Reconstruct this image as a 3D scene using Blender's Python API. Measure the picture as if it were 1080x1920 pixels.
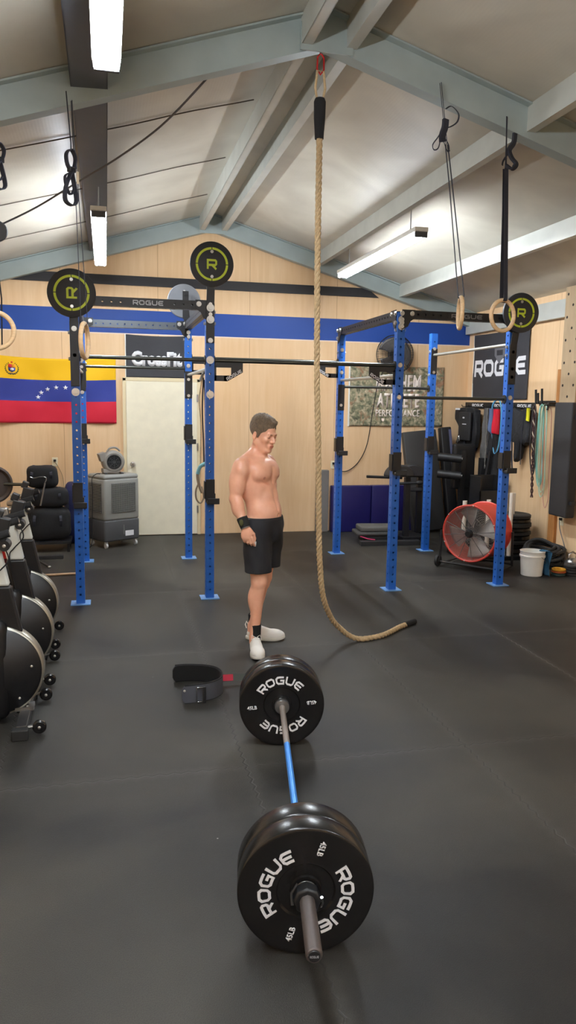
import bpy, math, random
import numpy as np
from mathutils import Vector, Matrix, noise as mnoise
random.seed(7)
for o in list(bpy.data.objects): bpy.data.objects.remove(o)
SC = bpy.context.scene
COL = SC.collection
PI = math.pi

# ---------------------------------------------------------------- camera, world, exposure
def set_camera():
    f, p, r, yaw, H = 1413.88, math.radians(8.2115), math.radians(-0.8965), math.radians(13.544), 1.804
    fw = Vector((math.sin(yaw)*math.cos(p), math.cos(yaw)*math.cos(p), -math.sin(p)))
    rt = Vector((math.cos(yaw), -math.sin(yaw), 0)); up = rt.cross(fw)
    R = math.cos(r)*rt - math.sin(r)*up; U = math.cos(r)*up + math.sin(r)*rt
    cd = bpy.data.cameras.new('camera'); co = bpy.data.objects.new('camera', cd); COL.objects.link(co)
    m = Matrix((R, U, -fw)).transposed().to_4x4(); m.translation = (0, 0, H)
    co.matrix_world = m
    cd.sensor_fit = 'VERTICAL'; cd.sensor_height = 24.0; cd.lens = f/1920*24.0
    cd.clip_start = .05; cd.clip_end = 100
    SC.camera = co
set_camera()
w = bpy.data.worlds.new('world'); SC.world = w; w.use_nodes = True
w.node_tree.nodes['Background'].inputs[0].default_value = (.5, .55, .6, 1)
w.node_tree.nodes['Background'].inputs[1].default_value = .3
SC.view_settings.view_transform = 'Standard'; SC.view_settings.look = 'None'
SC.view_settings.exposure = 0.22; SC.view_settings.gamma = 1.0
SC.view_settings.use_curve_mapping = False
TUBE_STRENGTH = 108.0

# ---------------------------------------------------------------- materials
def lin(c):
    return tuple(((v/255)/12.92 if v/255 <= .04045 else ((v/255+.055)/1.055)**2.4) for v in c) + (1.0,)
MATS = {}
def mat(name, rgb, rough=.5, metal=0., var=0., vscale=8., bump=0., bscale=60., stretch=None, emis=0., spec=.5, coat=0.):
    if name in MATS: return MATS[name]
    m = bpy.data.materials.new(name); m.use_nodes = True; MATS[name] = m
    nt = m.node_tree; b = nt.nodes['Principled BSDF']
    c = lin(rgb)
    b.inputs['Base Color'].default_value = c; b.inputs['Roughness'].default_value = rough
    b.inputs['Metallic'].default_value = metal; b.inputs['Specular IOR Level'].default_value = spec
    if coat: b.inputs['Coat Weight'].default_value = coat
    if emis:
        b.inputs['Emission Color'].default_value = c; b.inputs['Emission Strength'].default_value = emis
    tc = nt.nodes.new('ShaderNodeTexCoord')
    src = tc.outputs['Object']
    if stretch:
        mp = nt.nodes.new('ShaderNodeMapping'); mp.inputs['Scale'].default_value = stretch
        nt.links.new(src, mp.inputs[0]); src = mp.outputs[0]
    if var == 0: var = .04
    n = nt.nodes.new('ShaderNodeTexNoise'); n.inputs['Scale'].default_value = vscale; n.inputs['Detail'].default_value = 4
    nt.links.new(src, n.inputs['Vector'])
    cr = nt.nodes.new('ShaderNodeValToRGB')
    cr.color_ramp.elements[0].position = .3; cr.color_ramp.elements[1].position = .7
    cr.color_ramp.elements[0].color = tuple(v*(1-var) for v in c[:3]) + (1,)
    cr.color_ramp.elements[1].color = tuple(min(1, v*(1+var)) for v in c[:3]) + (1,)
    nt.links.new(n.outputs['Fac'], cr.inputs[0]); nt.links.new(cr.outputs[0], b.inputs['Base Color'])
    if bump:
        n2 = nt.nodes.new('ShaderNodeTexNoise'); n2.inputs['Scale'].default_value = bscale; n2.inputs['Detail'].default_value = 3
        nt.links.new(src, n2.inputs['Vector'])
        bp = nt.nodes.new('ShaderNodeBump'); bp.inputs['Strength'].default_value = bump; bp.inputs['Distance'].default_value = .01
        nt.links.new(n2.outputs['Fac'], bp.inputs['Height']); nt.links.new(bp.outputs[0], b.inputs['Normal'])
    return m

def N(nt, t, **kw):
    n = nt.nodes.new(t)
    for k, v in kw.items():
        if k == 'op': n.operation = v
        elif isinstance(k, str) and k.startswith('i'): 
            n.inputs[int(k[1:])].default_value = v
    return n
def math_node(nt, op, a, b=None, c=None):
    n = nt.nodes.new('ShaderNodeMath'); n.operation = op
    for i, v in enumerate((a, b, c)):
        if v is None: continue
        if hasattr(v, 'is_linked'): nt.links.new(v, n.inputs[i])
        else: n.inputs[i].default_value = v
    return n.outputs[0]
def mix(nt, fac, c1, c2):
    n = nt.nodes.new('ShaderNodeMix'); n.data_type = 'RGBA'
    for s, v in ((0, fac), (6, c1), (7, c2)):
        if hasattr(v, 'is_linked'): nt.links.new(v, n.inputs[s])
        else: n.inputs[s].default_value = v
    return n.outputs[2]
def noise_tex(nt, vec, scale, detail=3, dist=0.):
    n = nt.nodes.new('ShaderNodeTexNoise'); n.inputs['Scale'].default_value = scale
    n.inputs['Detail'].default_value = detail; n.inputs['Distortion'].default_value = dist
    nt.links.new(vec, n.inputs['Vector']); return n.outputs['Fac']
def maprange(nt, v, a, b, c=0., d=1.):
    n = nt.nodes.new('ShaderNodeMapRange'); nt.links.new(v, n.inputs[0])
    for i, x in enumerate((a, b, c, d)): n.inputs[i+1].default_value = x
    return n.outputs[0]
def scaled(nt, vec, s):
    mp = nt.nodes.new('ShaderNodeMapping'); mp.inputs['Scale'].default_value = s
    nt.links.new(vec, mp.inputs[0]); return mp.outputs[0]

def floor_material():
    m = bpy.data.materials.new('rubber_mat_floor'); m.use_nodes = True; nt = m.node_tree; b = nt.nodes['Principled BSDF']
    tc = nt.nodes.new('ShaderNodeTexCoord'); P = tc.outputs['Object']
    sp = nt.nodes.new('ShaderNodeSeparateXYZ'); nt.links.new(P, sp.inputs[0])
    big = noise_tex(nt, P, .75, 4, .4); med = noise_tex(nt, P, 4.5, 5); fine = noise_tex(nt, P, 260, 2)
    speck = nt.nodes.new('ShaderNodeTexVoronoi'); speck.inputs['Scale'].default_value = 3.2; nt.links.new(P, speck.inputs['Vector'])
    c = mix(nt, maprange(nt, big, .40, .60), lin((26, 25, 24)), lin((68, 65, 58)))  # broad blotches: dusty wear, with soft floor shadows put into the colour
    c = mix(nt, maprange(nt, med, .3, .75, 0, .35), c, lin((50, 48, 44)))
    c = mix(nt, maprange(nt, fine, .35, .7, 0, .45), c, lin((28, 27, 26)))
    c = mix(nt, maprange(nt, speck.outputs['Distance'], .016, .010), c, lin((140, 138, 132)))
    # jigsaw joints between the mats: a wobbling line every 1.19 m in x and 1.80 m in y
    wob = math_node(nt, 'MULTIPLY', math_node(nt, 'PINGPONG', math_node(nt, 'ADD', sp.outputs[1], 10.), .035), .45)
    wob2 = math_node(nt, 'MULTIPLY', math_node(nt, 'PINGPONG', math_node(nt, 'ADD', sp.outputs[0], 10.), .035), .45)
    def seam(coord, wobb, off, period):
        t = math_node(nt, 'ADD', math_node(nt, 'ADD', coord, wobb), off)
        t = math_node(nt, 'PINGPONG', t, period/2)
        return t
    sx = seam(sp.outputs[0], wob, -.65+1.19*6-.008, 1.19); sy = seam(sp.outputs[1], wob2, -3.5+1.80*6-.008, 1.80)
    s = math_node(nt, 'MINIMUM', sx, sy)
    line = maprange(nt, s, .0065, .0025)
    c = mix(nt, math_node(nt, 'MULTIPLY', line, .6), c, lin((26, 26, 26)))
    edge = maprange(nt, s, .05, .0, 0, .22)
    c = mix(nt, edge, c, lin((84, 82, 77)))
    nt.links.new(c, b.inputs['Base Color'])
    nt.links.new(maprange(nt, big, .3, .7, .46, .62), b.inputs['Roughness'])
    b.inputs['Specular IOR Level'].default_value = .3
    bp = nt.nodes.new('ShaderNodeBump'); bp.inputs['Strength'].default_value = .35; bp.inputs['Distance'].default_value = .004
    h = math_node(nt, 'SUBTRACT', fine, math_node(nt, 'MULTIPLY', line, 2.))
    nt.links.new(h, bp.inputs['Height']); nt.links.new(bp.outputs[0], b.inputs['Normal'])
    return m
def plywood_material(axis, stripe):
    m = bpy.data.materials.new('painted_plywood'); m.use_nodes = True; nt = m.node_tree; b = nt.nodes['Principled BSDF']
    tc = nt.nodes.new('ShaderNodeTexCoord'); P = tc.outputs['Object']
    sp = nt.nodes.new('ShaderNodeSeparateXYZ'); nt.links.new(P, sp.inputs[0])
    grain = noise_tex(nt, scaled(nt, P, (7, 7, .55)), 3.0, 5, .5)
    blot = noise_tex(nt, scaled(nt, P, (1, 1, .5)), 1.7, 3, .3)
    c = mix(nt, maprange(nt, grain, .3, .7), lin((222, 186, 142)), lin((230, 197, 156)))
    c = mix(nt, maprange(nt, blot, .42, .7, 0, .4), c, lin((214, 170, 120)))
    co = sp.outputs[axis]
    t = math_node(nt, 'PINGPONG', math_node(nt, 'ADD', co, 20*1.22 - .68), .61)
    c = mix(nt, maprange(nt, t, .004, .002, 0, .7), c, lin((150, 105, 62)))
    rough = .6
    if stripe:
        z = sp.outputs[2]
        # the painted blue band with its pale lower edge
        inb = math_node(nt, 'MULTIPLY', math_node(nt, 'GREATER_THAN', z, 2.672), math_node(nt, 'LESS_THAN', z, 2.968))
        inw = math_node(nt, 'MULTIPLY', math_node(nt, 'GREATER_THAN', z, 2.658), math_node(nt, 'LESS_THAN', z, 2.672))
        c = mix(nt, inw, c, lin((226, 205, 190)))
        c = mix(nt, inb, c, lin((16, 62, 140)))
    nt.links.new(c, b.inputs['Base Color']); b.inputs['Roughness'].default_value = rough
    bp = nt.nodes.new('ShaderNodeBump'); bp.inputs['Strength'].default_value = .12; bp.inputs['Distance'].default_value = .003
    nt.links.new(grain, bp.inputs['Height']); nt.links.new(bp.outputs[0], b.inputs['Normal'])
    return m
def ceiling_material():
    m = bpy.data.materials.new('foil_faced_ceiling'); m.use_nodes = True; nt = m.node_tree; b = nt.nodes['Principled BSDF']
    tc = nt.nodes.new('ShaderNodeTexCoord'); P = tc.outputs['Object']
    blot = noise_tex(nt, P, 1.4, 4, .6)
    ribs = nt.nodes.new('ShaderNodeTexWave'); ribs.inputs['Scale'].default_value = 14.; ribs.inputs['Distortion'].default_value = .6
    nt.links.new(P, ribs.inputs['Vector'])
    c = mix(nt, maprange(nt, blot, .35, .7), lin((204, 199, 184)), lin((182, 176, 162)))
    nt.links.new(c, b.inputs['Base Color']); b.inputs['Roughness'].default_value = .38
    bp = nt.nodes.new('ShaderNodeBump'); bp.inputs['Strength'].default_value = .035; bp.inputs['Distance'].default_value = .004
    nt.links.new(ribs.outputs['Fac'], bp.inputs['Height']); nt.links.new(bp.outputs[0], b.inputs['Normal'])
    return m
def camo_material():
    m = bpy.data.materials.new('camouflage_print'); m.use_nodes = True; nt = m.node_tree; b = nt.nodes['Principled BSDF']
    tc = nt.nodes.new('ShaderNodeTexCoord'); P = tc.outputs['Object']
    n1 = noise_tex(nt, P, 7, 6, 1.2); n2 = noise_tex(nt, P, 16, 5, .8); n3 = noise_tex(nt, P, 34, 3)
    cr = nt.nodes.new('ShaderNodeValToRGB'); e = cr.color_ramp; e.interpolation = 'LINEAR'
    e.elements[0].position = .3; e.elements[0].color = lin((66, 68, 52)); e.elements[1].position = .68; e.elements[1].color = lin((206, 190, 160))
    for p_, c_ in ((.40, (104, 106, 82)), (.49, (138, 134, 106)), (.57, (172, 158, 130))):
        x = e.elements.new(p_); x.color = lin(c_)
    nt.links.new(math_node(nt, 'ADD', math_node(nt, 'MULTIPLY', n2, .65), math_node(nt, 'MULTIPLY', n3, .35)), cr.inputs[0])
    c = mix(nt, maprange(nt, n1, .56, .66, 0, .7), cr.outputs[0], lin((150, 98, 70)))
    c = mix(nt, maprange(nt, n1, .40, .33, 0, .6), c, lin((52, 54, 42)))
    nt.links.new(c, b.inputs['Base Color']); b.inputs['Roughness'].default_value = .8
    return m
def flag_material():
    m = bpy.data.materials.new('tricolour_cloth'); m.use_nodes = True; nt = m.node_tree; b = nt.nodes['Principled BSDF']
    tc = nt.nodes.new('ShaderNodeTexCoord'); sp = nt.nodes.new('ShaderNodeSeparateXYZ'); nt.links.new(tc.outputs['UV'], sp.inputs[0])
    cr = nt.nodes.new('ShaderNodeValToRGB'); e = cr.color_ramp; e.interpolation = 'CONSTANT'
    e.elements[0].position = 0; e.elements[0].color = lin((196, 22, 50)); e.elements[1].position = .335; e.elements[1].color = lin((40, 54, 136))
    x = e.elements.new(.665); x.color = lin((238, 186, 6))
    nt.links.new(sp.outputs[1], cr.inputs[0]); nt.links.new(cr.outputs[0], b.inputs['Base Color']); b.inputs['Roughness'].default_value = .75
    return m

BLACK = mat('black_powder_coat', (26, 27, 29), .42, bump=.05, bscale=300)
BLUE = mat('blue_powder_coat', (34, 98, 186), .36, bump=.05, bscale=250)
BOLT = mat('zinc_bolt', (205, 203, 196), .3, .75)
STEEL = mat('brushed_steel', (160, 160, 158), .28, .9, bump=.06, bscale=400)
CHROME = mat('chrome', (190, 190, 192), .18, 1.)
GALV = mat('grey_green_steel', (160, 172, 170), .5, .15, var=.1, vscale=3.)
GALVP = mat('pale_galvanised_purlin', (190, 192, 184), .42, .2, var=.08, vscale=4.)
RUBBER = mat('black_rubber', (23, 22, 22), .22, bump=.05, bscale=200)
RUBBERM = mat('matt_black_rubber', (30, 30, 30), .7)
WHITE = mat('white_print', (226, 226, 228), .6)
WHITEP = mat('white_plastic', (232, 230, 222), .4)
LIME = mat('lime_paint', (204, 224, 58), .5)
FABRIC = mat('black_fabric', (24, 24, 26), .9, bump=.3, bscale=200)
VINYL = mat('black_vinyl', (30, 30, 31), .45, bump=.15, bscale=120)
WOOD = mat('ring_wood', (224, 190, 146), .5, var=.12, vscale=20, stretch=(1, 1, 4))
STUD = mat('timber_stud', (176, 118, 62), .6, var=.2, vscale=6, stretch=(4, 4, .6), bump=.2)
STRAP = mat('dark_webbing', (42, 44, 54), .8, bump=.3, bscale=400)
DOORW = mat('cream_door_paint', (236, 228, 202), .4)
GREYP = mat('grey_plastic', (140, 140, 134), .5)
DGREYP = mat('dark_grey_plastic', (72, 73, 75), .5)
RED = mat('red_paint', (206, 66, 52), .42)
SPRINGY = mat('dark_board', (30, 30, 32), .6)

# ---------------------------------------------------------------- mesh building
class MB:
    def __init__(s): s.v = []; s.f = []; s.uv = None
    def add(s, vs, fs):
        n = len(s.v); s.v += [tuple(v) for v in vs]; s.f += [tuple(i+n for i in f) for f in fs]; return s
    def box(s, c, d, M=None):
        hx, hy, hz = d[0]/2, d[1]/2, d[2]/2
        vs = [Vector((x, y, z)) for x in (-hx, hx) for y in (-hy, hy) for z in (-hz, hz)]
        if M is not None: vs = [M @ v for v in vs]
        vs = [v + Vector(c) for v in vs]
        return s.add(vs, [(0, 1, 3, 2), (4, 6, 7, 5), (0, 4, 5, 1), (2, 3, 7, 6), (0, 2, 6, 4), (1, 5, 7, 3)])
    def rbox(s, c, d, r, M=None, seg=3):      # box with rounded vertical (z) and horizontal edges: superellipse shell
        hx, hy, hz = d[0]/2, d[1]/2, d[2]/2
        r = min(r, hx*.98, hy*.98, hz*.98); rings = []
        zs = [(-hz + r - r*math.cos(a), r*(1-math.sin(a))) for a in [i*PI/2/seg for i in range(seg+1)]]
        zs = zs + [(-z, q) for z, q in reversed(zs)]
        vs = []; n = 4*(seg+1)
        for z, ins in zs:
            for k, (sx, sy) in enumerate(((1, 1), (-1, 1), (-1, -1), (1, -1))):
                for i in range(seg+1):
                    a = k*PI/2 + i*PI/2/seg; rr = r - ins
                    x = sx*(hx - r) + rr*math.cos(a); y = sy*(hy - r) + rr*math.sin(a)
                    vs.append(Vector((x, y, z)))
        if M is not None: vs = [M @ v for v in vs]
        vs = [v + Vector(c) for v in vs]
        fs = []
        for j in range(len(zs)-1):
            for i in range(n): fs.append((j*n+i, j*n+(i+1) % n, (j+1)*n+(i+1) % n, (j+1)*n+i))
        fs.append(tuple(reversed(range(n)))); fs.append(tuple(range((len(zs)-1)*n, len(zs)*n)))
        return s.add(vs, fs)
    def cyl(s, a, b, r, n=16, r2=None, cap=True):
        a = Vector(a); b = Vector(b); r2 = r if r2 is None else r2
        d = (b-a).normalized(); u = d.orthogonal().normalized(); w = d.cross(u)
        vs = []
        for p, rr in ((a, r), (b, r2)):
            for i in range(n):
                t = 2*PI*i/n; vs.append(p + u*math.cos(t)*rr + w*math.sin(t)*rr)
        fs = [(i, (i+1) % n, n+(i+1) % n, n+i) for i in range(n)]
        if cap: fs += [tuple(reversed(range(n))), tuple(range(n, 2*n))]
        return s.add(vs, fs)
    def tube(s, path, r, n=8, closed=False, cap=True):
        P = [Vector(p) for p in path]; m = len(P); rad = r if isinstance(r, (list, tuple)) else [r]*m
        T = []
        for i in range(m):
            a = P[i-1] if (i > 0 or closed) else P[i]; b = P[(i+1) % m] if (i < m-1 or closed) else P[i]
            t = (b-a); T.append(t.normalized() if t.length > 1e-9 else Vector((0, 0, 1)))
        u = T[0].orthogonal().normalized(); vs = []
        for i in range(m):
            u = (u - T[i]*u.dot(T[i])); u = u.normalized() if u.length > 1e-6 else T[i].orthogonal().normalized()
            w = T[i].cross(u)
            for k in range(n):
                t = 2*PI*k/n; vs.append(P[i] + (u*math.cos(t) + w*math.sin(t))*rad[i])
        fs = []
        for i in range(m if closed else m-1):
            j = (i+1) % m
            for k in range(n): fs.append((i*n+k, i*n+(k+1) % n, j*n+(k+1) % n, j*n+k))
        if cap and not closed: fs += [tuple(reversed(range(n))), tuple(range((m-1)*n, m*n))]
        return s.add(vs, fs)
    def lathe(s, prof, o, ax, n=48, up=None, closed=False):   # prof [(r, h)], h along axis
        o = Vector(o); ax = Vector(ax).normalized(); u = ax.orthogonal().normalized() if up is None else Vector(up); w = ax.cross(u)
        vs = []
        for r, h in prof:
            for i in range(n):
                t = 2*PI*i/n; vs.append(o + ax*h + (u*math.cos(t) + w*math.sin(t))*r)
        fs = []; m = len(prof)
        for j in range(m if closed else m-1):
            j2 = (j+1) % m
            for i in range(n): fs.append((j*n+i, j*n+(i+1) % n, j2*n+(i+1) % n, j2*n+i))
        return s.add(vs, fs)
    def prism(s, poly, t, M):                                # 2d polygon in local xy, thickness t along local z, matrix M
        n = len(poly)
        vs = [M @ Vector((x, y, -t/2)) for x, y in poly] + [M @ Vector((x, y, t/2)) for x, y in poly]
        fs = [tuple(reversed(range(n))), tuple(range(n, 2*n))] + [(i, (i+1) % n, n+(i+1) % n, n+i) for i in range(n)]
        return s.add(vs, fs)
    def ell(s, c, r, nu=20, nv=12, M=None, fn=None):
        vs = []; fs = []
        for j in range(nv+1):
            ph = PI*j/nv
            for i in range(nu):
                t = 2*PI*i/nu; v = Vector((math.sin(ph)*math.cos(t)*r[0], math.sin(ph)*math.sin(t)*r[1], math.cos(ph)*r[2]))
                if fn: v = fn(v)
                if M is not None: v = M @ v
                vs.append(v + Vector(c))
        for j in range(nv):
            for i in range(nu): fs.append((j*nu+i, (j+1)*nu+i, (j+1)*nu+(i+1) % nu, j*nu+(i+1) % nu))
        return s.add(vs, fs)
    def ribbon(s, path, width, thick, side):                 # flat webbing along a path, 'side' = width direction
        P = [Vector(p) for p in path]; m = len(P); vs = []; fs = []
        for i in range(m):
            t = (P[min(i+1, m-1)] - P[max(i-1, 0)]).normalized()
            sd = side[i] if isinstance(side, list) else side
            sd = Vector(sd); sd = (sd - t*sd.dot(t)); sd = sd.normalized() if sd.length > 1e-6 else t.orthogonal().normalized()
            nn = t.cross(sd)
            for a, b in ((-1, -1), (1, -1), (1, 1), (-1, 1)): vs.append(P[i] + sd*a*width/2 + nn*b*thick/2)
        for i in range(m-1):
            for k in range(4): fs.append((i*4+k, i*4+(k+1) % 4, (i+1)*4+(k+1) % 4, (i+1)*4+k))
        fs += [(3, 2, 1, 0), tuple(range((m-1)*4, m*4))]
        return s.add(vs, fs)
    def grid(s, fn, nu, nv, thick=None):
        vs = [fn(i/nu, j/nv) for j in range(nv+1) for i in range(nu+1)]
        fs = [(j*(nu+1)+i, j*(nu+1)+i+1, (j+1)*(nu+1)+i+1, (j+1)*(nu+1)+i) for j in range(nv) for i in range(nu)]
        s.uv = [(i/nu, j/nv) for j in range(nv+1) for i in range(nu+1)]
        return s.add(vs, fs)
    def build(s, name, m, parent=None, smooth=True, bevel=0., solid=0., origin=None):
        me = bpy.data.meshes.new(name)
        vs = s.v
        if origin is not None:
            o_ = Vector(origin); vs = [tuple(Vector(v)-o_) for v in s.v]
        me.from_pydata(vs, [], s.f); me.update()
        if s.uv:
            ul = me.uv_layers.new(name='UVMap')
            for lp in me.loops: ul.data[lp.index].uv = s.uv[lp.vertex_index]
        me.materials.append(m)
        if smooth:
            me.polygons.foreach_set('use_smooth', [True]*len(me.polygons))
            try: me.set_sharp_from_angle(angle=math.radians(38))
            except Exception: pass
        o = bpy.data.objects.new(name, me); COL.objects.link(o)
        if origin is not None: o.location = origin
        if parent is not None: attach(o, parent)
        if bevel:
            b = o.modifiers.new('bevel', 'BEVEL'); b.width = bevel; b.segments = 2; b.limit_method = 'ANGLE'; b.angle_limit = math.radians(40)
        if solid:
            b = o.modifiers.new('solid', 'SOLIDIFY'); b.thickness = solid; b.offset = 0
        return o
def world_of(o):
    m = Matrix.LocRotScale(o.location, o.rotation_euler, o.scale)
    return (world_of(o.parent) @ m) if o.parent else m
def attach(o, parent):                   # parts are built in the parent's own frame
    o.parent = parent
def attach_world(o, parent):             # parts built in room coordinates under a placed parent
    o.parent = parent; o.matrix_parent_inverse = world_of(parent).inverted()
def tag(o, label, cat=None, group=None, kind=None):
    if label: o['label'] = label
    if cat: o['category'] = cat
    if group: o['group'] = group
    if kind: o['kind'] = kind
    return o
def thing(name, label, cat, loc=(0, 0, 0), rz=0., group=None):
    o = bpy.data.objects.new(name, None); COL.objects.link(o); o.location = loc; o.rotation_euler = (0, 0, rz)
    o.empty_display_size = .1
    return tag(o, label, cat, group)
def copy_tree(o, parent=None):
    c = o.copy(); COL.objects.link(c)
    if parent is not None: c.parent = parent
    for ch in list(o.children): copy_tree(ch, c)
    return c
def struct(o): o['kind'] = 'structure'; return o
def rotz(a): return Matrix.Rotation(a, 3, 'Z')
def frame(o, x, y):                      # 4x4 with local x, y directions
    x = Vector(x).normalized(); y = Vector(y); y = (y - x*y.dot(x)).normalized(); z = x.cross(y)
    m = Matrix((x, y, z)).transposed().to_4x4(); m.translation = Vector(o); return m

# stroke lettering (wide square capitals) and plain lettering
STROKE = {
 'R': (1.22, [[(.11, 0), (.11, 1)], [(0, .89), (1.0, .89), (1.11, .78), (1.11, .52), (1.0, .41), (.11, .41)], [(.62, .41), (1.12, 0)]]),
 'O': (1.26, [[(.6, .89), (.3, .89), (.11, .72), (.11, .28), (.3, .11), (.92, .11), (1.11, .28), (1.11, .72), (.92, .89), (.6, .89)]]),
 'G': (1.24, [[(1.1, .89), (.32, .89), (.11, .72), (.11, .28), (.3, .11), (1.1, .11)], [(1.1, 0), (1.1, .5), (.62, .5)]]),
 'U': (1.24, [[(.11, 1), (.11, .28), (.3, .11), (.92, .11), (1.11, .28), (1.11, 1)]]),
 'E': (1.18, [[(1.12, .89), (.32, .89), (.11, .72), (.11, .28), (.32, .11), (1.12, .11)], [(.11, .5), (1.02, .5)]]),
}
def stroke_text(s, w=.22, gap=.16):
    quads = []; x0 = 0
    for ch in s:
        adv, polys = STROKE[ch]
        for pl in polys:
            P = []
            for a, b in zip(pl, pl[1:]):
                L = math.hypot(b[0]-a[0], b[1]-a[1]); n = max(1, int(L/.18))
                P += [(a[0]+(b[0]-a[0])*i/n, a[1]+(b[1]-a[1])*i/n) for i in range(n)]
            P.append(pl[-1]); L_, R_ = [], []
            closed = pl[0] == pl[-1]
            for i, p in enumerate(P):
                a = P[i-1] if i > 0 else (P[-2] if closed else P[i]); b = P[i+1] if i < len(P)-1 else (P[1] if closed else P[i])
                d1 = (p[0]-a[0], p[1]-a[1]); d2 = (b[0]-p[0], b[1]-p[1])
                l1 = math.hypot(*d1) or 1; l2 = math.hypot(*d2) or 1
                t = (d1[0]/l1+d2[0]/l2, d1[1]/l1+d2[1]/l2); lt = math.hypot(*t) or 1; t = (t[0]/lt, t[1]/lt)
                nn = (-t[1], t[0]); c = max(.6, abs((t[0]*d2[0]+t[1]*d2[1])/l2) if l2 and (d2[0] or d2[1]) else 1)
                L_.append((p[0]+nn[0]*w/2/c+x0, p[1]+nn[1]*w/2/c)); R_.append((p[0]-nn[0]*w/2/c+x0, p[1]-nn[1]*w/2/c))
            for i in range(len(P)-1): quads.append((L_[i], R_[i], R_[i+1], L_[i+1], polys.index(pl)))
        x0 += adv + gap
    return quads, x0-gap
def letters(s, h, M, name, m, parent, width=None, thick=.0015, bend=None):
    """wide square lettering; centred at M's origin. bend=(radius) wraps it round a circle about M's origin"""
    q, W = stroke_text(s); sx = h if width is None else width/W
    mb = MB()
    for quad in q:
        pts = []; lift = quad[4]*.0004; quad = quad[:4]
        for x, y in quad:
            X = (x - W/2)*sx; Y = (y-.5)*h
            if bend: a = PI/2 - X/bend; X, Y = (bend+Y)*math.cos(a), (bend+Y)*math.sin(a)
            pts.append((X, Y))
        area = sum(pts[i][0]*pts[(i+1) % 4][1]-pts[(i+1) % 4][0]*pts[i][1] for i in range(4))
        if area < 0: pts.reverse()
        mb.prism(pts, thick, M @ Matrix.Translation((0, 0, lift)))
    return mb.build(name, m, parent, smooth=False)
def plain_text(s, h, M, name, m, parent, width=None, bold=.03, thick=.0008):
    cu = bpy.data.curves.new(name, 'FONT'); cu.body = s; cu.size = 1.0; cu.offset = bold; cu.extrude = 0; cu.align_x = 'LEFT'
    cu.resolution_u = 3
    o = bpy.data.objects.new(name, cu); COL.objects.link(o)
    dg = bpy.context.evaluated_depsgraph_get(); me = bpy.data.meshes.new_from_object(o.evaluated_get(dg))
    bpy.data.objects.remove(o); bpy.data.curves.remove(cu)
    xs = [v.co.x for v in me.vertices]; ys = [v.co.y for v in me.vertices]
    x0, x1, y0, y1 = min(xs), max(xs), min(ys), max(ys)
    sy = h/(y1-y0); sx = sy if width is None else width/(x1-x0)
    for v in me.vertices: v.co = M @ Vector(((v.co.x-(x0+x1)/2)*sx, (v.co.y-(y0+y1)/2)*sy, 0))
    me.name = name; me.materials.clear(); me.materials.append(m)
    o = bpy.data.objects.new(name, me); COL.objects.link(o)
    if parent is not None: attach(o, parent)
    b = o.modifiers.new('solid', 'SOLIDIFY'); b.thickness = thick; b.offset = 0
    return o

# ---------------------------------------------------------------- the room
XL, XR, YF, YB = -2.4, 5.14, -2.6, 10.26
RX, RZ, SL = 1.371, 4.21, .29
def zc(x): return RZ - SL*abs(x-RX)
FLOOR = floor_material()
PLYB = plywood_material(0, True); PLYS = plywood_material(1, False)
struct(MB().box(((XL+XR)/2, (YF+YB)/2, -.05), (XR-XL+.4, YB-YF+.4, .1)).build('floor', FLOOR, smooth=False))
def gable(name, y0, y1, m):
    poly = [(XL, 0), (XR, 0), (XR, zc(XR)), (RX, RZ), (XL, zc(XL))]
    M = Matrix(((1, 0, 0, 0), (0, 0, -1, (y0+y1)/2), (0, 1, 0, 0), (0, 0, 0, 1)))
    return struct(MB().prism(poly, abs(y1-y0), M).build(name, m, smooth=False))
gable('wall_back', YB, YB+.1, PLYB)
gable('wall_front', YF-.1, YF, PLYB)
struct(MB().box((XR+.05, (YF+YB)/2, zc(XR)/2), (.1, YB-YF, zc(XR))).build('wall_right', PLYS, smooth=False))
struct(MB().box((XL-.05, (YF+YB)/2, zc(XL)/2), (.1, YB-YF, zc(XL))).build('wall_left', PLYS, smooth=False))
CEIL = ceiling_material()
mb = MB()
for xa, xb in ((XL-.1, RX), (RX, XR+.1)):
    poly = [(xa, zc(xa)), (xb, zc(xb)), (xb, zc(xb)+.06), (xa, zc(xa)+.06)]
    mb.prism(poly, YB-YF+.4, Matrix(((1, 0, 0, 0), (0, 0, -1, (YF+YB)/2), (0, 1, 0, 0), (0, 0, 0, 1))))
struct(mb.build('ceiling', CEIL, smooth=False))

tn = [0]
def trim(mb, m, **k):
    tn[0] += 1
    return struct(mb.build('trim_%d' % tn[0], m, smooth=False, **k))
def rafter(y, back=True):
    """C-section portal rafter: web facing the room, flanges turned away from it"""
    mb = MB(); D = .21
    for side in (-1, 1):
        xe = XL if side < 0 else XR
        def P(x, dz): return (x, zc(x)-dz)
        def slab(d0, d1, ya, yb):
            poly = [P(RX, d0), P(xe, d0), P(xe, d1), P(RX, d1)]
            mb.prism(poly, yb-ya, Matrix(((1, 0, 0, 0), (0, 0, -1, (ya+yb)/2), (0, 1, 0, 0), (0, 0, 0, 1))))
        slab(.004, D, y, y+.008)
        slab(D-.012, D, y+.008, y+.10)
        slab(.004, .016, y-.055, y)
    if y > 4 and y < 6:
        mb.v = [(a, b+max(0, RX-a)*.085, c) for a, b, c in mb.v]
    # apex plate
    mb.box((RX, y-.006, RZ-.17), (.34, .012, .16))
    return trim(mb, GALV)
for y in (4.86, 10.13, -.4): rafter(y)
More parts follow.
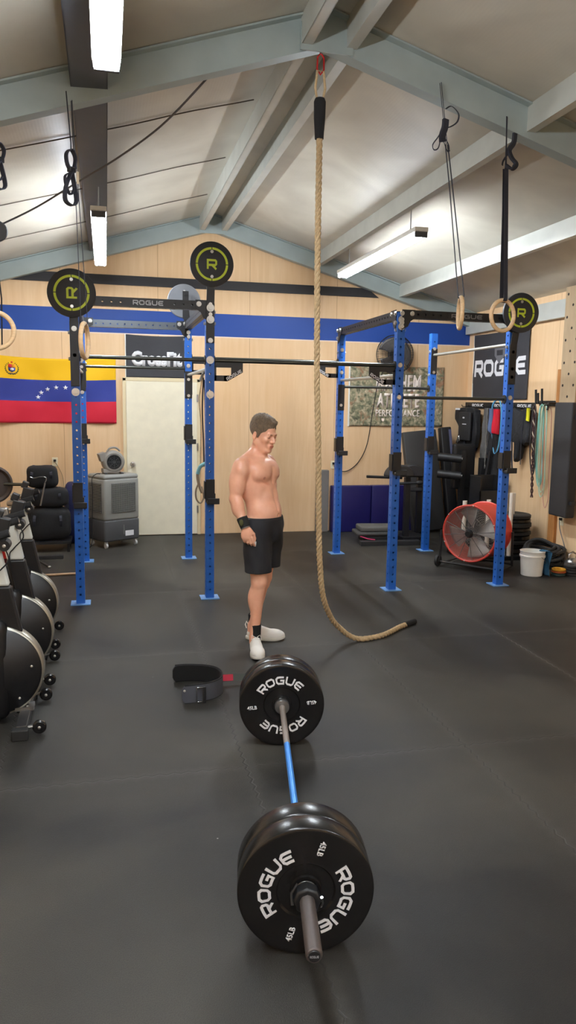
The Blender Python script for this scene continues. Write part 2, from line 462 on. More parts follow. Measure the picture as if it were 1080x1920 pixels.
def purlin(x, w, flip, d=.15, mm=None):
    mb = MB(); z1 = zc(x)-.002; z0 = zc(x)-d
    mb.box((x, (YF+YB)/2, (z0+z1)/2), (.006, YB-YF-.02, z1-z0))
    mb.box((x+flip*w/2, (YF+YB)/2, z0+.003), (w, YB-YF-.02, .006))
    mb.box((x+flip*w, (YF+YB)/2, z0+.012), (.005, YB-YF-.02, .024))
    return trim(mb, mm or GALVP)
purlin(RX-.16, .065, 1, .17); purlin(RX+.13, .065, 1, .17)
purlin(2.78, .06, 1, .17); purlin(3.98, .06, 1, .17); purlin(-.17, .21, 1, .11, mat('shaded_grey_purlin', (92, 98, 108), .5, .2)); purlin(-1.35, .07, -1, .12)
# eave struts along the side walls
trim(MB().box((XR-.04, (YF+YB)/2, 2.92), (.08, YB-YF-.04, .2)), GALVP)
trim(MB().box((XL+.04, (YF+YB)/2, 2.92), (.08, YB-YF-.04, .2)), GALVP)
# black ledger board across the gable
mb = MB(); poly = [(-1.4, 3.275), (3.72, 3.275), (3.55, 3.395), (-1.0, 3.395)]
mb.prism(poly, .02, Matrix(((1, 0, 0, 0), (0, 0, -1, YB-.012), (0, 1, 0, 0), (0, 0, 0, 1))))
trim(mb, mat('black_board', (38, 37, 40), .6))
# insulation joint cords running down the left slope
for y in (6.15, 7.6, 8.95):
    for xa, xb in ((-2.3, -.16), (-.08, 1.16)):
        n = 8; pts = [(xa+(xb-xa)*i/n, y + .015*math.sin(i), zc(xa+(xb-xa)*i/n)-.012) for i in range(n+1)]
        trim(MB().tube(pts, .005, 5), mat('dark_joint', (96, 88, 80), .7))
# timber studs on the right wall
for y in (7.86, 6.88):
    trim(MB().box((XR-.02, y, 1.12 if y > 7 else 1.4), (.04, .13, 2.24 if y > 7 else 2.8)), STUD, bevel=.004)
# door
dr = bpy.data.objects.new('door_1', None); COL.objects.link(dr); dr.location = (.72, YB, 0); struct(dr)
MB().box((0, -.02, 1.035), (.93, .035, 2.05)).build('door_leaf', DOORW, dr, bevel=.003)
mb = MB(); mb.box((-.488, -.015, 1.05), (.045, .03, 2.1)); mb.box((.488, -.015, 1.05), (.045, .03, 2.1)); mb.box((0, -.015, 2.085), (1.02, .03, .045))
mb.build('door_frame', mat('door_frame_cream', (222, 206, 168), .5), dr, bevel=.003)
mb = MB(); mb.lathe([(0, -.10), (.02, -.1), (.03, -.085), (.03, -.07), (.016, -.055), (.012, -.045), (.035, -.042), (.036, -.036)], (-.39, 0, .965), (0, 1, 0), 20)
tag(mb.build('door_knob', CHROME, dr), 'round steel door knob')
for z in (.35, 1.2, 1.85): MB().box((.47, -.042, z), (.02, .012, .1)).build('hinge', STEEL, dr)

# ---------------------------------------------------------------- strip lights
TUBE = mat('fluorescent_tube', (238, 246, 255), .4, emis=TUBE_STRENGTH)
def strip_light(loc, label, hang=True):
    t = thing('fluorescent_light', label, 'light', loc, 0)
    L = 2.44
    mb = MB(); mb.box((0, 0, .05), (.135, L, .045)); mb.build('housing', WHITEP, t, bevel=.004)
    for x in (-.042, .042):
        MB().cyl((x, -L/2+.03, .0), (x, L/2-.03, .0), .019, 12).build('tube', TUBE, t)
    for y in (-L/2+.012, L/2-.012):
        MB().box((0, y, .012), (.12, .024, .06)).build('lamp_holder', DGREYP, t, bevel=.003)
    for y in (-.95, .95):
        z = zc(loc[0]) - loc[2]
        MB().cyl((0, y, .08), (0, y, z-.002), .006, 6).build('hanger_rod', STEEL, t)
    return t
strip_light((-.035, 8.1, 3.36), 'strip light glowing near the back wall above the doorway, left of the ridge')
strip_light((.03, 2.72, 3.36), 'strip light at the top left, nearest the camera, washing the ceiling blue-white')
strip_light((.03, -.9, 3.36), 'unseen strip light added behind the camera, left slope, to brighten ceiling and floor')  # unseen lamp, added to lift the near ceiling and floor
strip_light((2.86, -.9, 3.36), 'unseen strip light added behind the camera, right slope, as front light on the person')  # added fill lamp out of view, brightens the person's chest
strip_light((2.86, 8.0, 3.36), 'strip light hanging on the right slope behind the gymnastic rings')
# ---------------------------------------------------------------- the pull-up rig (uprights in room coordinates, parented to one Empty)
A1, A2, C1, C2, B1, B2 = -.253, .903, 2.698, 3.860, 6.822, 8.655
PW = .076
def perforated(mb, L, pitch, w=PW, hole=.0095, axis='z', start=.05, sides=(0, 1, 2, 3), n=8):
    """square tube along +z from 0 to L with real round holes in the chosen faces"""
    cells = int((L-start)/pitch)
    def face(k, z0, z1, zc_):
        a = k*PI/2; ca, sa = math.cos(a), math.sin(a)
        def P(u, z): return (ca*w/2 - sa*u, sa*w/2 + ca*u, z)
        if zc_ is None or k not in sides:
            mb.add([P(-w/2, z0), P(w/2, z0), P(w/2, z1), P(-w/2, z1)], [(0, 1, 2, 3)]); return
        outer = []; inner = []; depth = []
        for i in range(n*2):
            t = 2*PI*(i+.5)/(n*2); c, s_ = math.cos(t), math.sin(t)
            q = max(abs(c)/(w/2), abs(s_)/((z1-z0)/2)); outer.append((c/q, s_/q + (z0+z1)/2)); inner.append((c*hole, s_*hole + zc_))
            depth.append((c*hole, s_*hole+zc_))
        # square corners exactly
        m = n*2; vs = [P(*o) for o in outer] + [P(*i_) for i_ in inner]
        vs += [(ca*(w/2-.005)-sa*u, sa*(w/2-.005)+ca*u, z) for u, z in depth]
        fs = []
        for i in range(m):
            j = (i+1) % m
            fs.append((i, j, m+j, m+i)); fs.append((m+i, m+j, 2*m+j, 2*m+i))
        mb.add(vs, fs)
        for sx in (-1, 1):                                   # fill the corner slivers
            for sz in (-1, 1):
                cz = z0 if sz < 0 else z1
                near = sorted(range(m), key=lambda i: (outer[i][0]-sx*w/2)**2+(outer[i][1]-cz)**2)[:2]
                vs = [P(sx*w/2, cz)] + [P(*outer[i]) for i in near]
                mb.add(vs, [(0, 1, 2)])
    for k in range(4):
        if start > 0: face(k, 0, start, None)
        for c in range(cells): face(k, start+c*pitch, start+(c+1)*pitch, start+(c+.5)*pitch)
        if start+cells*pitch < L: face(k, start+cells*pitch, L, None)
    for z in (0, L): mb.add([(-w/2, -w/2, z), (w/2, -w/2, z), (w/2, w/2, z), (-w/2, w/2, z)], [(0, 1, 2, 3) if z else (3, 2, 1, 0)])
    return mb
rig = thing('pull_up_rig', 'blue and black steel pull-up rig of eight perforated uprights bolted to the floor', 'rig', (0, 0, 0))
UH = 2.66
mb = MB(); perforated(mb, UH, .0728); up0 = mb.build('upright', BLUE, None, smooth=False); up_mesh = up0.data
bpy.data.objects.remove(up0)
BASEP = mat('pale_blue_plate', (120, 170, 226), .35, .3)
posts = {}
mbb = MB(); mbb.box((0, 0, .004), (.17, .16, .008))
bp0 = mbb.build('base_plate', BASEP, None, smooth=False); bp_mesh = bp0.data; bpy.data.objects.remove(bp0)
for k, (x, y) in dict(a1f=(A1, B1), a2f=(A2, B1), c1f=(C1, B1), c2f=(C2, B1), a1r=(A1, B2), a2r=(A2, B2), c1r=(C1, B2), c2r=(C2, B2)).items():
    o = bpy.data.objects.new('upright', up_mesh); COL.objects.link(o); o.parent = rig; o.location = (x, y, 0); posts[k] = o
    b = bpy.data.objects.new('base_plate', bp_mesh); COL.objects.link(b); b.parent = o
    tag(b, 'pale blue foot plate on the floor')
def bolt(mb, c, d, r=.016, t=.012):
    c = Vector(c); d = Vector(d); mb.cyl(c, c+d*.003, r*1.25, 14); mb.cyl(c+d*.003, c+d*(.003+t), r, 6)
    return mb
def beam(name, p0, p1, label=None, text=None, m=BLACK):
    p0 = Vector(p0); p1 = Vector(p1); L = (p1-p0).length
    mb = MB(); perforated(mb, L, .0762, start=(L % .0762)/2+.001)
    d = (p1-p0).normalized(); z = Vector((0, 0, 1)); side = z.cross(d)
    M = Matrix((side, z, d)).transposed()                    # local z -> d
    mb.v = [tuple(M @ Vector(v) + p0) for v in mb.v]
    o = mb.build(name, m, rig, smooth=False)
    if label: o['label'] = label
    return o
ZB = 2.64
bm_ = beam('crossmember', (A1+.04, B1, ZB), (A2-.04, B1, ZB), 'front left crossmember carrying raised lettering')
LET = mat('steel_grey_lettering', (170, 172, 176), .4, .3)
letters('ROGUE', .040, frame((A1+.62, B1-.0395, ZB), (1, 0, 0), (0, 0, 1)), 'lettering', LET, bm_, width=.26)
MB().box((A1+.62, B1-.0385, ZB), (.34, .002, .06)).build('name_plate', BLACK, bm_, smooth=False)
PERF = mat('grey_perforated_steel', (96, 102, 108), .35, .7)
beam('crossmember', (A1+.04, B2, ZB-.01), (A2-.04, B2, ZB-.01), 'grey rear left crossmember', m=PERF)
beam('crossmember', (A1, B1+.04, ZB), (A1, B2-.04, ZB)); beam('crossmember', (A2, B1+.04, ZB), (A2, B2-.04, ZB))
beam('crossmember', (C1, B1+.04, ZB), (C1, B2-.04, ZB))
b3 = beam('crossmember', (C1+.04, B1, ZB+.005), (C2-.04, B1, ZB+.005), 'front right crossmember with lettering')
MB().box((C1+.66, B1-.0385, ZB+.005), (.40, .002, .06)).build('name_plate', BLACK, b3, smooth=False)
letters('ROGUE', .038, frame((C1+.66, B1-.0395, ZB+.005), (1, 0, 0), (0, 0, 1)), 'lettering', mat('dim_grey_lettering', (120, 120, 122), .5), b3, width=.32)
# gusset plates + bolts where beams meet uprights
def gusset(x, y, z, sx, sy, zs=1):
    mb = MB()
    poly = [(0, .045), (.13, .045), (.13, -.03), (.085, -.06), (.06, -.11), (0, -.14)]
    if sx: M = frame((x+sx*.0, y-.0425, z), (sx, 0, 0), (0, 0, 1))
    else: M = frame((x-.0425, y, z), (0, sy, 0), (0, 0, 1))
    mb.prism(poly, .006, M)
    g = mb.build('gusset_plate', BLACK, rig, smooth=False)
    nrm = Vector((0, -1, 0)) if sx else Vector((-1, 0, 0))
    for px, pz in ((.0, .01), (.0, -.075), (.1, .01)):
        c = Vector((x+sx*px, y-.0455, z+pz)) if sx else Vector((x-.0455, y+sy*px, z+pz))
        bolt(MB(), c, nrm, .018).build('bolt', BOLT, g)
for x, y, sx, sy in ((A1, B1, 1, 0), (A2, B1, -1, 0), (A1, B2, 1, 0), (A2, B2, -1, 0), (C1, B1, 1, 0), (C2, B1, -1, 0), (C1, B2, 0, -1), (A2, B2, 0, -1), (C1, B1, 0, 1)):
    gusset(x, y, ZB, sx, sy)
# straight pull-up bars
BARM = mat('dark_steel_bar', (88, 90, 86), .3, .8)
def bar(p0, p1, r=.016, label=None, m=None):
    mb = MB(); mb.cyl(p0, p1, r, 14); o = mb.build('pull_up_bar', m or BARM, rig)
    d = (Vector(p1)-Vector(p0)).normalized()
    fl_ = MB(); fl_.cyl(Vector(p0), Vector(p0)+d*.008, .042, 16); fl_.cyl(Vector(p1)-d*.008, Vector(p1), .042, 16); fl_.build('end_flange', BLACK, o)
    if label: o['label'] = label
    return o
h = PW/2
bar((A1+h, B1, 2.172), (A2-h, B1, 2.172)); bar((A1+h, B2, 2.169), (A2-h, B2, 2.169))
bar((A2+h, B1-.0, 2.172), (C1-h, B1-.0, 2.172), .019, 'long front bar joining the two bays')
bar((A2+h, B2, 2.290), (C1-h, B2, 2.290), .017, 'long rear bar joining the two bays')
bar((C1+h, B2, 2.006), (C2-h, B2, 2.006), .015); bar((C1+h, B1, 1.875), (C2-h, B1, 1.875), .015)
# side bars, cranked
LBAR = mat('bright_worn_bar', (190, 190, 182), .35, .7)
def cranked(x, z, dx):
    ys = [B1+h, B1+.10, B1+.2, B2-.2, B2-.1, B2-h]; xs = [0, 0, dx, dx, 0, 0]
    MB().tube([(x+a, y, z) for a, y in zip(xs, ys)], .0165, 12).build('side_grip_bar', LBAR, rig)
cranked(A2, 2.10, .0); cranked(C1, 2.08, .0); cranked(C2, 2.405, .0); cranked(A1, 2.10, 0)
# triangular bar brackets with lettering
def bracket(x, y, sx, z):
    mb = MB()
    # arm bracket: tall plate at the upright, cut-out window, sloping lower edge
    T = frame((x, y, z), (sx, 0, 0), (0, 0, 1)); t = .012
    for poly in ([(0, .0), (.26, .0), (.26, -.045), (0, -.045)], [(0, -.115), (.13, -.115), (.11, -.165), (0, -.165)],
                 [(.155, -.045), (.26, -.045), (.26, -.085), (.12, -.165), (.09, -.165), (.09, -.115), (.155, -.115)], [(-.0, -.03), (.02, -.03), (.02, -.16), (0, -.16)]):
        mb.prism(poly, t, T)
    o = mb.build('bar_bracket', BLACK, rig, smooth=False)
    mid = T @ Vector((.185, -.115, 0)); d = Vector((.26-.11, 0, .085)).normalized()
    if sx > 0: xd, yd = Vector((.86, 0, .5)), Vector((-.5, 0, .86))
    else: xd, yd = Vector((.86, 0, -.5)), Vector((.5, 0, .86))
    mid = Vector((x+sx*.180, y-t/2-.001, z-.108))
    letters('ROGUE', .028, frame(mid, xd, yd), 'lettering', WHITE, o, width=.155)
bracket(A2+h, B1-.012, 1, 2.155); bracket(C1-h, B1-.012, -1, 2.155); bracket(C1-h, B2-.012, -1, 2.272); bracket(A2+h, B2-.012, 1, 2.272)
# upright bolts on front faces
bb = {}
for k, zs in dict(a1f=(2.40, 2.18, 1.87), a2f=(2.62, 2.52, 2.34, 2.172, 1.869), c1f=(2.593, 2.53, 2.175, 1.875), c2f=(2.41, 2.33, 2.17, 2.09, 1.89), a2r=(2.52, 2.20, 2.05, 1.87), c1r=(2.43, 2.17, 1.79), c2r=(2.476, 2.2), a1r=(2.23, 2.16, 1.89)).items():
    p = posts[k].location
    for i, z in enumerate(zs):
        big = k in ('a1f', 'a2f', 'c1f') and z in (2.172, 1.869, 1.87, 2.62, 2.52, 2.593, 2.53)
        off = .056 if (k in ('a1f', 'a2f') and z > 2.2) else .038
        mb = MB()
        if big: mb.cyl((0, -off, z), (0, -off-.004, z), .034, 20)
        bolt(mb, (0, -off-(.004 if big else 0), z), Vector((0, -1, 0)), .018 if not big else .02).build('bolt', BOLT, posts[k])
        if i < 2:
            for s in (-1, 1): bolt(MB(), (s*.038, 0, z-.03), Vector((s, 0, 0)), .014).build('bolt', BOLT, posts[k])
# black splice plates on posts near side bars
for x, y, z in ((C1, B2, 1.88), (C2, B2, 2.33), (A2, B2, 1.99), (A1, B2, 2.05)):
    mb = MB(); mb.box((x, y-.041, z), (.08, .006, .30)); mb.box((x+.041, y-.0, z), (.006, .075, .22)); mb.build('splice_plate', BLACK, rig, smooth=False, bevel=.003)
for x, y, z, hh in ((A1, B1, 1.97, .12), (A2, B1, 2.35, .1)):
    pass
# ball targets
TGT = mat('charcoal_target', (46, 48, 52), .55)
def target(x, z0, cx, cz, y, R, label, face=-1, rot=0., top=None, grey=False, bend_y=.0):
    """disc bolted on a flat black arm rising from the upright"""
    arm = MB(); yy = y + face*.047
    arm.box((x, yy, (z0+top)/2), (.074, .012, top-z0))
    d = Vector((cx-x, 0, cz-top)); L = d.length
    a2 = Vector((x, yy, top-.01)); b2 = Vector((cx, yy+face*.02, cz+.1))
    arm.ribbon([a2, a2.lerp(b2, .3), b2], .07, .012, (1, 0, 0))
    o = arm.build('ball_target', BLACK, rig, smooth=False, bevel=.002)
    yf = yy + face*.036
    D = MB(); D.lathe([(0, 0), (R-.006, 0), (R, .005), (R, .026), (R-.006, .03), (0, .03)], (cx, yf-face*.03, cz), (0, face, 0), 64)
    disc = D.build('target_disc', TGT if not grey else mat('bare_grey_board', (104, 106, 110), .6), o)
    if not grey:
        ring = MB()
        for q in range(4):
            a0 = q*PI/2+.025+rot; a1 = (q+1)*PI/2-.025+rot; n = 16
            for i in range(n):
                t0 = a0+(a1-a0)*i/n; t1 = a0+(a1-a0)*(i+1)/n
                pts = [(R*.64*math.cos(t0), R*.64*math.sin(t0)), (R*.74*math.cos(t0), R*.74*math.sin(t0)), (R*.74*math.cos(t1), R*.74*math.sin(t1)), (R*.64*math.cos(t1), R*.64*math.sin(t1))]
                ring.prism(pts, .002, frame((cx, yf-.001, cz), (1, 0, 0), (0, 0, 1)))
        ring.build('target_ring', LIME, disc, smooth=False)
        c, s_ = math.cos(rot), math.sin(rot)
        letters('R', .44*R, frame((cx, yf-.0015, cz), (c, 0, s_), (-s_, 0, c)), 'letter', LIME, disc, width=.47*R)
    for dz in (R*.55, -R*.55): bolt(MB(), (cx, yf if not grey else yy-face*.02, cz+dz), Vector((0, -1, 0)), .011, .006).build('bolt', BOLT, disc)
    tag(o, label)
target(A1, 1.92, A1-.012, 2.688, B1, .198, 'round black ball target with lime ring over the leftmost front upright', rot=PI/2, top=2.46)
target(A2, 2.32, .912, 2.985, B1, .190, 'highest round ball target with lime ring', top=2.66)
target(C2, 2.02, 3.905, 2.70, B1, .188, 'round ball target with lime ring over the right front upright', top=2.40)
target(A2, 2.50, .866, 2.915, B2, .185, 'plain grey back of a ball target facing away', face=1, top=2.66, grey=True)
mb = MB(); mb.box((.873, B2-.045, 2.86), (.066, .01, .30)); bolt(mb, (.873, B2-.05, 2.97), Vector((0, -1, 0)), .012); mb.build('target_arm', BLACK, rig, smooth=False)

# hooks that hold a barbell: lift-off things
def j_cup(x, y, z, label):
    t = thing('j_cup', label, 'barbell hook', (x, y, z), 0, 'barbell hooks on the rig uprights')
    mb = MB(); mb.box((0, -.047, .115), (.082, .018, .21)); mb.box((-.045, 0, .12), (.008, .085, .16)); mb.box((.045, -.01, .06), (.008, .07, .06))
    mb.build('back_plate', BLACK, t, smooth=False, bevel=.003)
    mb = MB(); mb.box((.02, -.085, .012), (.11, .075, .022)); mb.box((.02, -.118, .03), (.11, .012, .05)); mb.build('shelf', mat('black_plastic_liner', (34, 34, 35), .6), t, smooth=False, bevel=.004)
    mb = MB(); mb.box((.02, -.085, .0262), (.10, .05, .004)); mb.build('edge_strip', STEEL, t, smooth=False)
    return t
JC = [(A1, B1, .87, 'black hook on the leftmost front upright, beside the air cooler'), (A2, B1, .89, 'black hook on the front upright left of the person'),
      (C1, B1, 1.135, 'black hook on the front upright right of the rope'), (C2, B1, 1.15, 'black hook on the rightmost front upright, above the red fan'),
      (A1, B2, 1.33, 'black hook on the rear left upright by the flag'), (A2, B2, 1.33, 'black hook on the rear upright in front of the cream door'),
      (C1, B2, 1.20, 'black hook on the rear upright beside the camouflage banner edge'), (C2, B2, 1.21, 'black hook on the rear right upright by the leaning pads')]
for x, y, z, l in JC: j_cup(x, y, z, l)

# ---------------------------------------------------------------- barbell and bumper plates
bdir = Vector((.174, .985, 0)).normalized(); P0 = Vector((.555, 1.894, .225))      # near sleeve end
def along(s, z=0.): return P0 + bdir*s + Vector((0, 0, z))
S1 = .289                    # near outer plate face
PT = .083
bell = thing('barbell', 'barbell with a blue shaft lying on the floor, loaded with black plates', 'barbell', tuple(P0), math.atan2(bdir.y, bdir.x)-PI/2)
# local frame: +y along the bar
sl_mat = mat('worn_dark_sleeve', (116, 108, 106), .42, .8, bump=.35, bscale=260, stretch=(1, 8, 1))
s_in = S1+2*PT; s_out = s_in+1.31+.06
for y0, y1, far in ((0, s_in+.002, False), (s_out-.002, s_out+.44, True)):
    MB().lathe([(0, 0), (.021, 0), (.025, .004), (.025, y1-y0-.004), (.0245, y1-y0), (0, y1-y0)], (0, y0, 0), (0, 1, 0), 28).build('sleeve', sl_mat, bell)
for a in (s_in, s_out-.03): MB().lathe([(.014, 0), (.036, 0), (.039, .004), (.039, .026), (.036, .03), (.014, .03)], (0, a+.001, 0), (0, 1, 0), 32).build('collar_flange', STEEL, bell)
CER = mat('blue_coated_shaft', (66, 142, 226), .3, .35); KN = mat('worn_knurl', (176, 166, 158), .4, .75, bump=.5, bscale=600)
a0 = s_in+.03; a1 = s_out-.03
MB().cyl((0, a0, 0), (0, a1, 0), .0142, 18).build('shaft', CER, bell)
for b0, b1 in ((a0, a0+.13), (a1-.43, a1)): MB().cyl((0, b0, 0), (0, b1, 0), .0146, 18).build('knurled_grip', KN, bell)
mb = MB(); mb.lathe([(0, -.003), (.017, -.003), (.0185, 0)], (0, 0, 0), (0, 1, 0), 24); ec = mb.build('end_cap', BLACK, bell)
letters('ROGUE', .007, frame((0, -.0034, 0), (1, 0, 0), (0, 0, 1)), 'lettering', LET, ec, width=.026, thick=.0006)
def bumper(s, face, label, rot, lettered=True):
    """plate centred on the bar, s = distance of its face nearest P0; face=-1 shows the print towards P0"""
    t = thing('bumper_plate', label, 'weight plate', tuple(along(s)), math.atan2(bdir.y, bdir.x)-PI/2, 'bumper plates on the barbell')
    R = .225
    pr = [(.026, .004), (.05, .004), (.053, .012), (.092, .012), (.098, .004), (.104, .0045), (.118, .0035), (.208, .0), (.2205, .001), (R-.0012, .0035), (R, .007), (R, PT-.007), (R-.0012, PT-.0035), (.2205, PT-.001), (.208, PT-.001), (.118, PT-.0035), (.098, PT-.004), (.092, PT-.012), (.053, PT-.012), (.05, PT-.004), (.026, PT-.004)]
    MB().lathe(pr, (0, 0, 0), (0, 1, 0), 96, closed=True).build('tyre', RUBBER, t)
    MB().lathe([(.0255, .002), (.036, .002), (.038, .006), (.038, .02), (.0255, .02)], (0, 0, 0), (0, 1, 0), 32).build('hub_insert', STEEL, t)
    if lettered:
        for k in range(2):
            a = rot + k*PI
            M = frame((0, .0002, 0), (math.cos(a), 0, math.sin(a)), (-math.sin(a), 0, math.cos(a)))
            letters('ROGUE', .044, M, 'lettering', WHITE, t, width=.255, bend=.137)
            a2 = a - PI/2 + PI + (0)
            c = Vector((math.cos(a), 0, math.sin(a)))*-.158
            xd = -c.normalized()
            yd = Vector((0, -1, 0)).cross(xd)
            M2 = frame(c+Vector((0, .0000, 0)), xd, Vector((-xd.z, 0, xd.x)))
            plain_text('45LB', .021, M2, 'weight_mark', WHITE, t, width=.052)
    return t
bumper(S1, -1, 'black plate with print nearest the camera, outermost on the near sleeve', math.radians(72))
bumper(S1+PT, -1, 'second black plate on the near sleeve, behind the one nearest the camera', 0, False)
bumper(s_out, -1, 'black plate with print at the far end of the bar, facing the camera', math.radians(5))
bumper(s_out+PT, -1, 'rearmost black plate on the far sleeve, nearest the feet of the person', 0, False)
cl = thing('barbell_collar', 'black clamp collar locked on the near sleeve of the barbell', 'collar', tuple(along(S1-.052)), math.atan2(bdir.y, bdir.x)-PI/2)
mb = MB(); mb.lathe([(.0255, 0), (.04, .0), (.046, .006), (.046, .04), (.04, .046), (.0255, .046)], (0, 0, 0), (0, 1, 0), 8, closed=True); mb.build('clamp_body', BLACK, cl, bevel=.002)
mb = MB(); mb.tube([(-.048, .005, -.012), (-.050, .02, .02), (-.03, .03, .045)], .005, 8); mb.build('clamp_lever', BLACK, cl); mb = MB(); mb.tube([(.047, .01, .01), (.052, .02, -.015), (.046, .03, -.036)], .005, 8); mb.build('clamp_lever', CHROME, cl)

# ---------------------------------------------------------------- lifting belt
bt = thing('lifting_belt', 'black weightlifting belt standing open on its edge on the floor', 'belt', (.55, 4.52, 0))
def belt_path(n=48):
    pts = []
    # open C seen from above: back end on the left, round to the right, front end with buckle at left
    for i in range(n+1):
        t = i/n; a = math.radians(118) - t*math.radians(240)
        x = .155*math.cos(a)*1.0; y = .155*math.sin(a)
        pts.append((x, y))
    return pts
C_ = [(-.165, .205), (-.10, .215), (-.03, .205), (.04, .18), (.095, .14), (.125, .08), (.13, .01), (.115, -.055), (.07, -.11), (.0, -.145), (-.07, -.16), (-.14, -.165)]
def smooth_path(P, n=6):
    P = [Vector(p) for p in P]; out = []
    for i in range(len(P)-1):
        p0 = P[max(i-1, 0)]; p1 = P[i]; p2 = P[i+1]; p3 = P[min(i+2, len(P)-1)]
        for k in range(n):
            t = k/n
            out.append(.5*((2*p1)+(-p0+p2)*t+(2*p0-5*p1+4*p2-p3)*t*t+(-p0+3*p1-3*p2+p3)*t**3))
    out.append(P[-1]); return out
sp = smooth_path([(x, y, 0) for x, y in C_])
def wall_strip(path, z0, z1, th, ends_round=True):
    mb = MB(); n = len(path); vs = []; fs = []
    for i, p in enumerate(path):
        t = (path[min(i+1, n-1)]-path[max(i-1, 0)]).normalized(); nn = Vector((-t.y, t.x, 0))
        q = min(i, n-1-i); e = .028*max(0, 1-q/3)**2 if ends_round else 0
        for (a, b) in ((-1, z0+e), (1, z0+e), (1, z1-e), (-1, z1-e)): vs.append(p+nn*a*th/2+Vector((0, 0, b)))
    for i in range(n-1):
        for k in range(4): fs.append((i*4+k, i*4+(k+1) % 4, (i+1)*4+(k+1) % 4, (i+1)*4+k))
    fs += [(3, 2, 1, 0), tuple(range((n-1)*4, n*4))]
    return mb.add(vs, fs)
BELT = mat('belt_grey_nylon', (72, 74, 82), .8, bump=.3, bscale=500)
wall_strip(sp, .002, .112, .009).build('belt_body', BELT, bt, bevel=.001)
def offset_path(P, d):
    out = []
    for i, p in enumerate(P):
        t = (P[min(i+1, len(P)-1)]-P[max(i-1, 0)]).normalized(); out.append(p+Vector((-t.y, t.x, 0))*d)
    return out
wall_strip(offset_path(sp, -.0075), .006, .108, .006).build('velvet_lining', mat('black_velvet', (10, 10, 11), .95), bt)
for z in (.003, .111): MB().tube([p+Vector((0, 0, z)) for p in sp[2:-2]], .0055, 6).build('edge_binding', FABRIC, bt)
bk = MB()
for dx in (-.02, .02): bk.box((-.03+dx, -.168, .053), (.007, .012, .098))
for dz in (.008, .098): bk.box((-.03, -.168, dz), (.047, .012, .007))
bk.build('buckle', CHROME, bt, bevel=.002)
mb = MB(); mb.box((-.005, -.172, .05), (.02, .014, .104)); mb.build('strap_keeper', VINYL, bt, bevel=.003)
st = MB(); st.ribbon([(.125, .09, .05), (.17, .10, .045), (.22, .105, .043), (.30, .1, .04)], .048, .003, (0, 0.25, 1)); stp = st.build('closing_strap', mat('grey_green_webbing', (70, 74, 68), .8), bt, smooth=False)
st = MB(); st.ribbon([(.135, .089, .0505), (.17, .097, .0465), (.215, .1015, .0445)], .04, .002, (0, .25, 1)); rd = st.build('red_patch', mat('red_webbing', (176, 36, 58), .7), stp, smooth=False)
mb = MB(); mb.lathe([(0, .004), (.006, .003), (.008, 0)], (-.125, -.176, .085), (0, -1, 0), 12); mb.build('rivet', BOLT, bt)

# ---------------------------------------------------------------- climbing rope
rp = thing('climbing_rope', 'thick tan climbing rope hanging from the ridge, its tail curling on the floor', 'rope', (1.34, 4.88, 0))
rope_pts = [(1.342, 4.88, 3.62), (1.343, 4.88, 3.3), (1.345, 4.88, 2.8), (1.352, 4.88, 2.3), (1.362, 4.883, 1.9), (1.382, 4.89, 1.473), (1.395, 4.91, 1.2), (1.409, 4.93, .92), (1.433, 4.97, .685), (1.486, 5.05, .432), (1.59, 5.17, .234), (1.692, 5.25, .123), (1.774, 5.29, .055), (1.85, 5.31, .022), (1.93, 5.31, .021), (2.08, 5.37, .021), (2.29, 5.55, .021), (2.36, 5.60, .021)]
sp = smooth_path(rope_pts, 40)
# resample evenly
d = [0]
for a, b in zip(sp, sp[1:]): d.append(d[-1]+(b-a).length)
Lr = d[-1]; M_ = int(Lr/.0085); res_ = []; j = 0
for i in range(M_+1):
    s = Lr*i/M_
    while j < len(d)-2 and d[j+1] < s: j += 1
    res_.append(sp[j].lerp(sp[j+1], (s-d[j])/max(1e-9, d[j+1]-d[j])))
ROPE = mat('tan_manila', (200, 174, 134), .85, var=.18, vscale=60, bump=.6, bscale=300)
mb = MB(); u = Vector((1, 0, 0)); O_ = Vector((1.34, 4.88, 0))
for k in range(3):
    path = []; uu = Vector((1, 0, 0))
    for i, p in enumerate(res_):
        t = (res_[min(i+1, M_)]-res_[max(i-1, 0)]).normalized(); uu = (uu-t*uu.dot(t)).normalized(); ww = t.cross(uu)
        a = 2*PI*(i*.0085/.115) + k*2*PI/3
        path.append(p + (uu*math.cos(a)+ww*math.sin(a))*.0098 - O_)
    mb.tube(path, .0115, 7)
mb.build('rope_strands', ROPE, rp)
mb = MB(); q = [Vector(p)-O_ for p in ((2.35, 5.595, .021), (2.40, 5.63, .021), (2.47, 5.675, .021))]; mb.tube(q, .022, 12); mb.build('end_tape', FABRIC, rp)
mb = MB(); mb.lathe([(0, 0), (.03, .0), (.038, .02), (.036, .12), (.03, .2), (.028, .24), (0, .24)], (0, 0, 3.70), (0, 0, -1), 20); mb.build('black_sleeve_cap', FABRIC, rp)
mb = MB(); mb.tube([(-.02, 0, 3.70), (-.032, 0, 3.76), (-.02, 0, 3.86), (.02, 0, 3.86), (.032, 0, 3.76), (.02, 0, 3.70)], .008, 8, closed=True); mb.build('eye_loop', ROPE, rp)
mb = MB(); mb.tube([(0, .0, 3.84), (.022, .0, 3.87), (.02, .0, 3.94), (0, .0, 3.965), (-.02, .0, 3.94), (-.022, .0, 3.87)], .006, 8, closed=True); tag(mb.build('carabiner', mat('red_anodised', (196, 40, 40), .3, .6), rp), 'red carabiner')
mb = MB(); mb.tube([(0, 0, 3.96), (0, .0, 4.0), (.0, .03, 4.02)], .007, 8); mb.build('ceiling_hook', STEEL, rp)

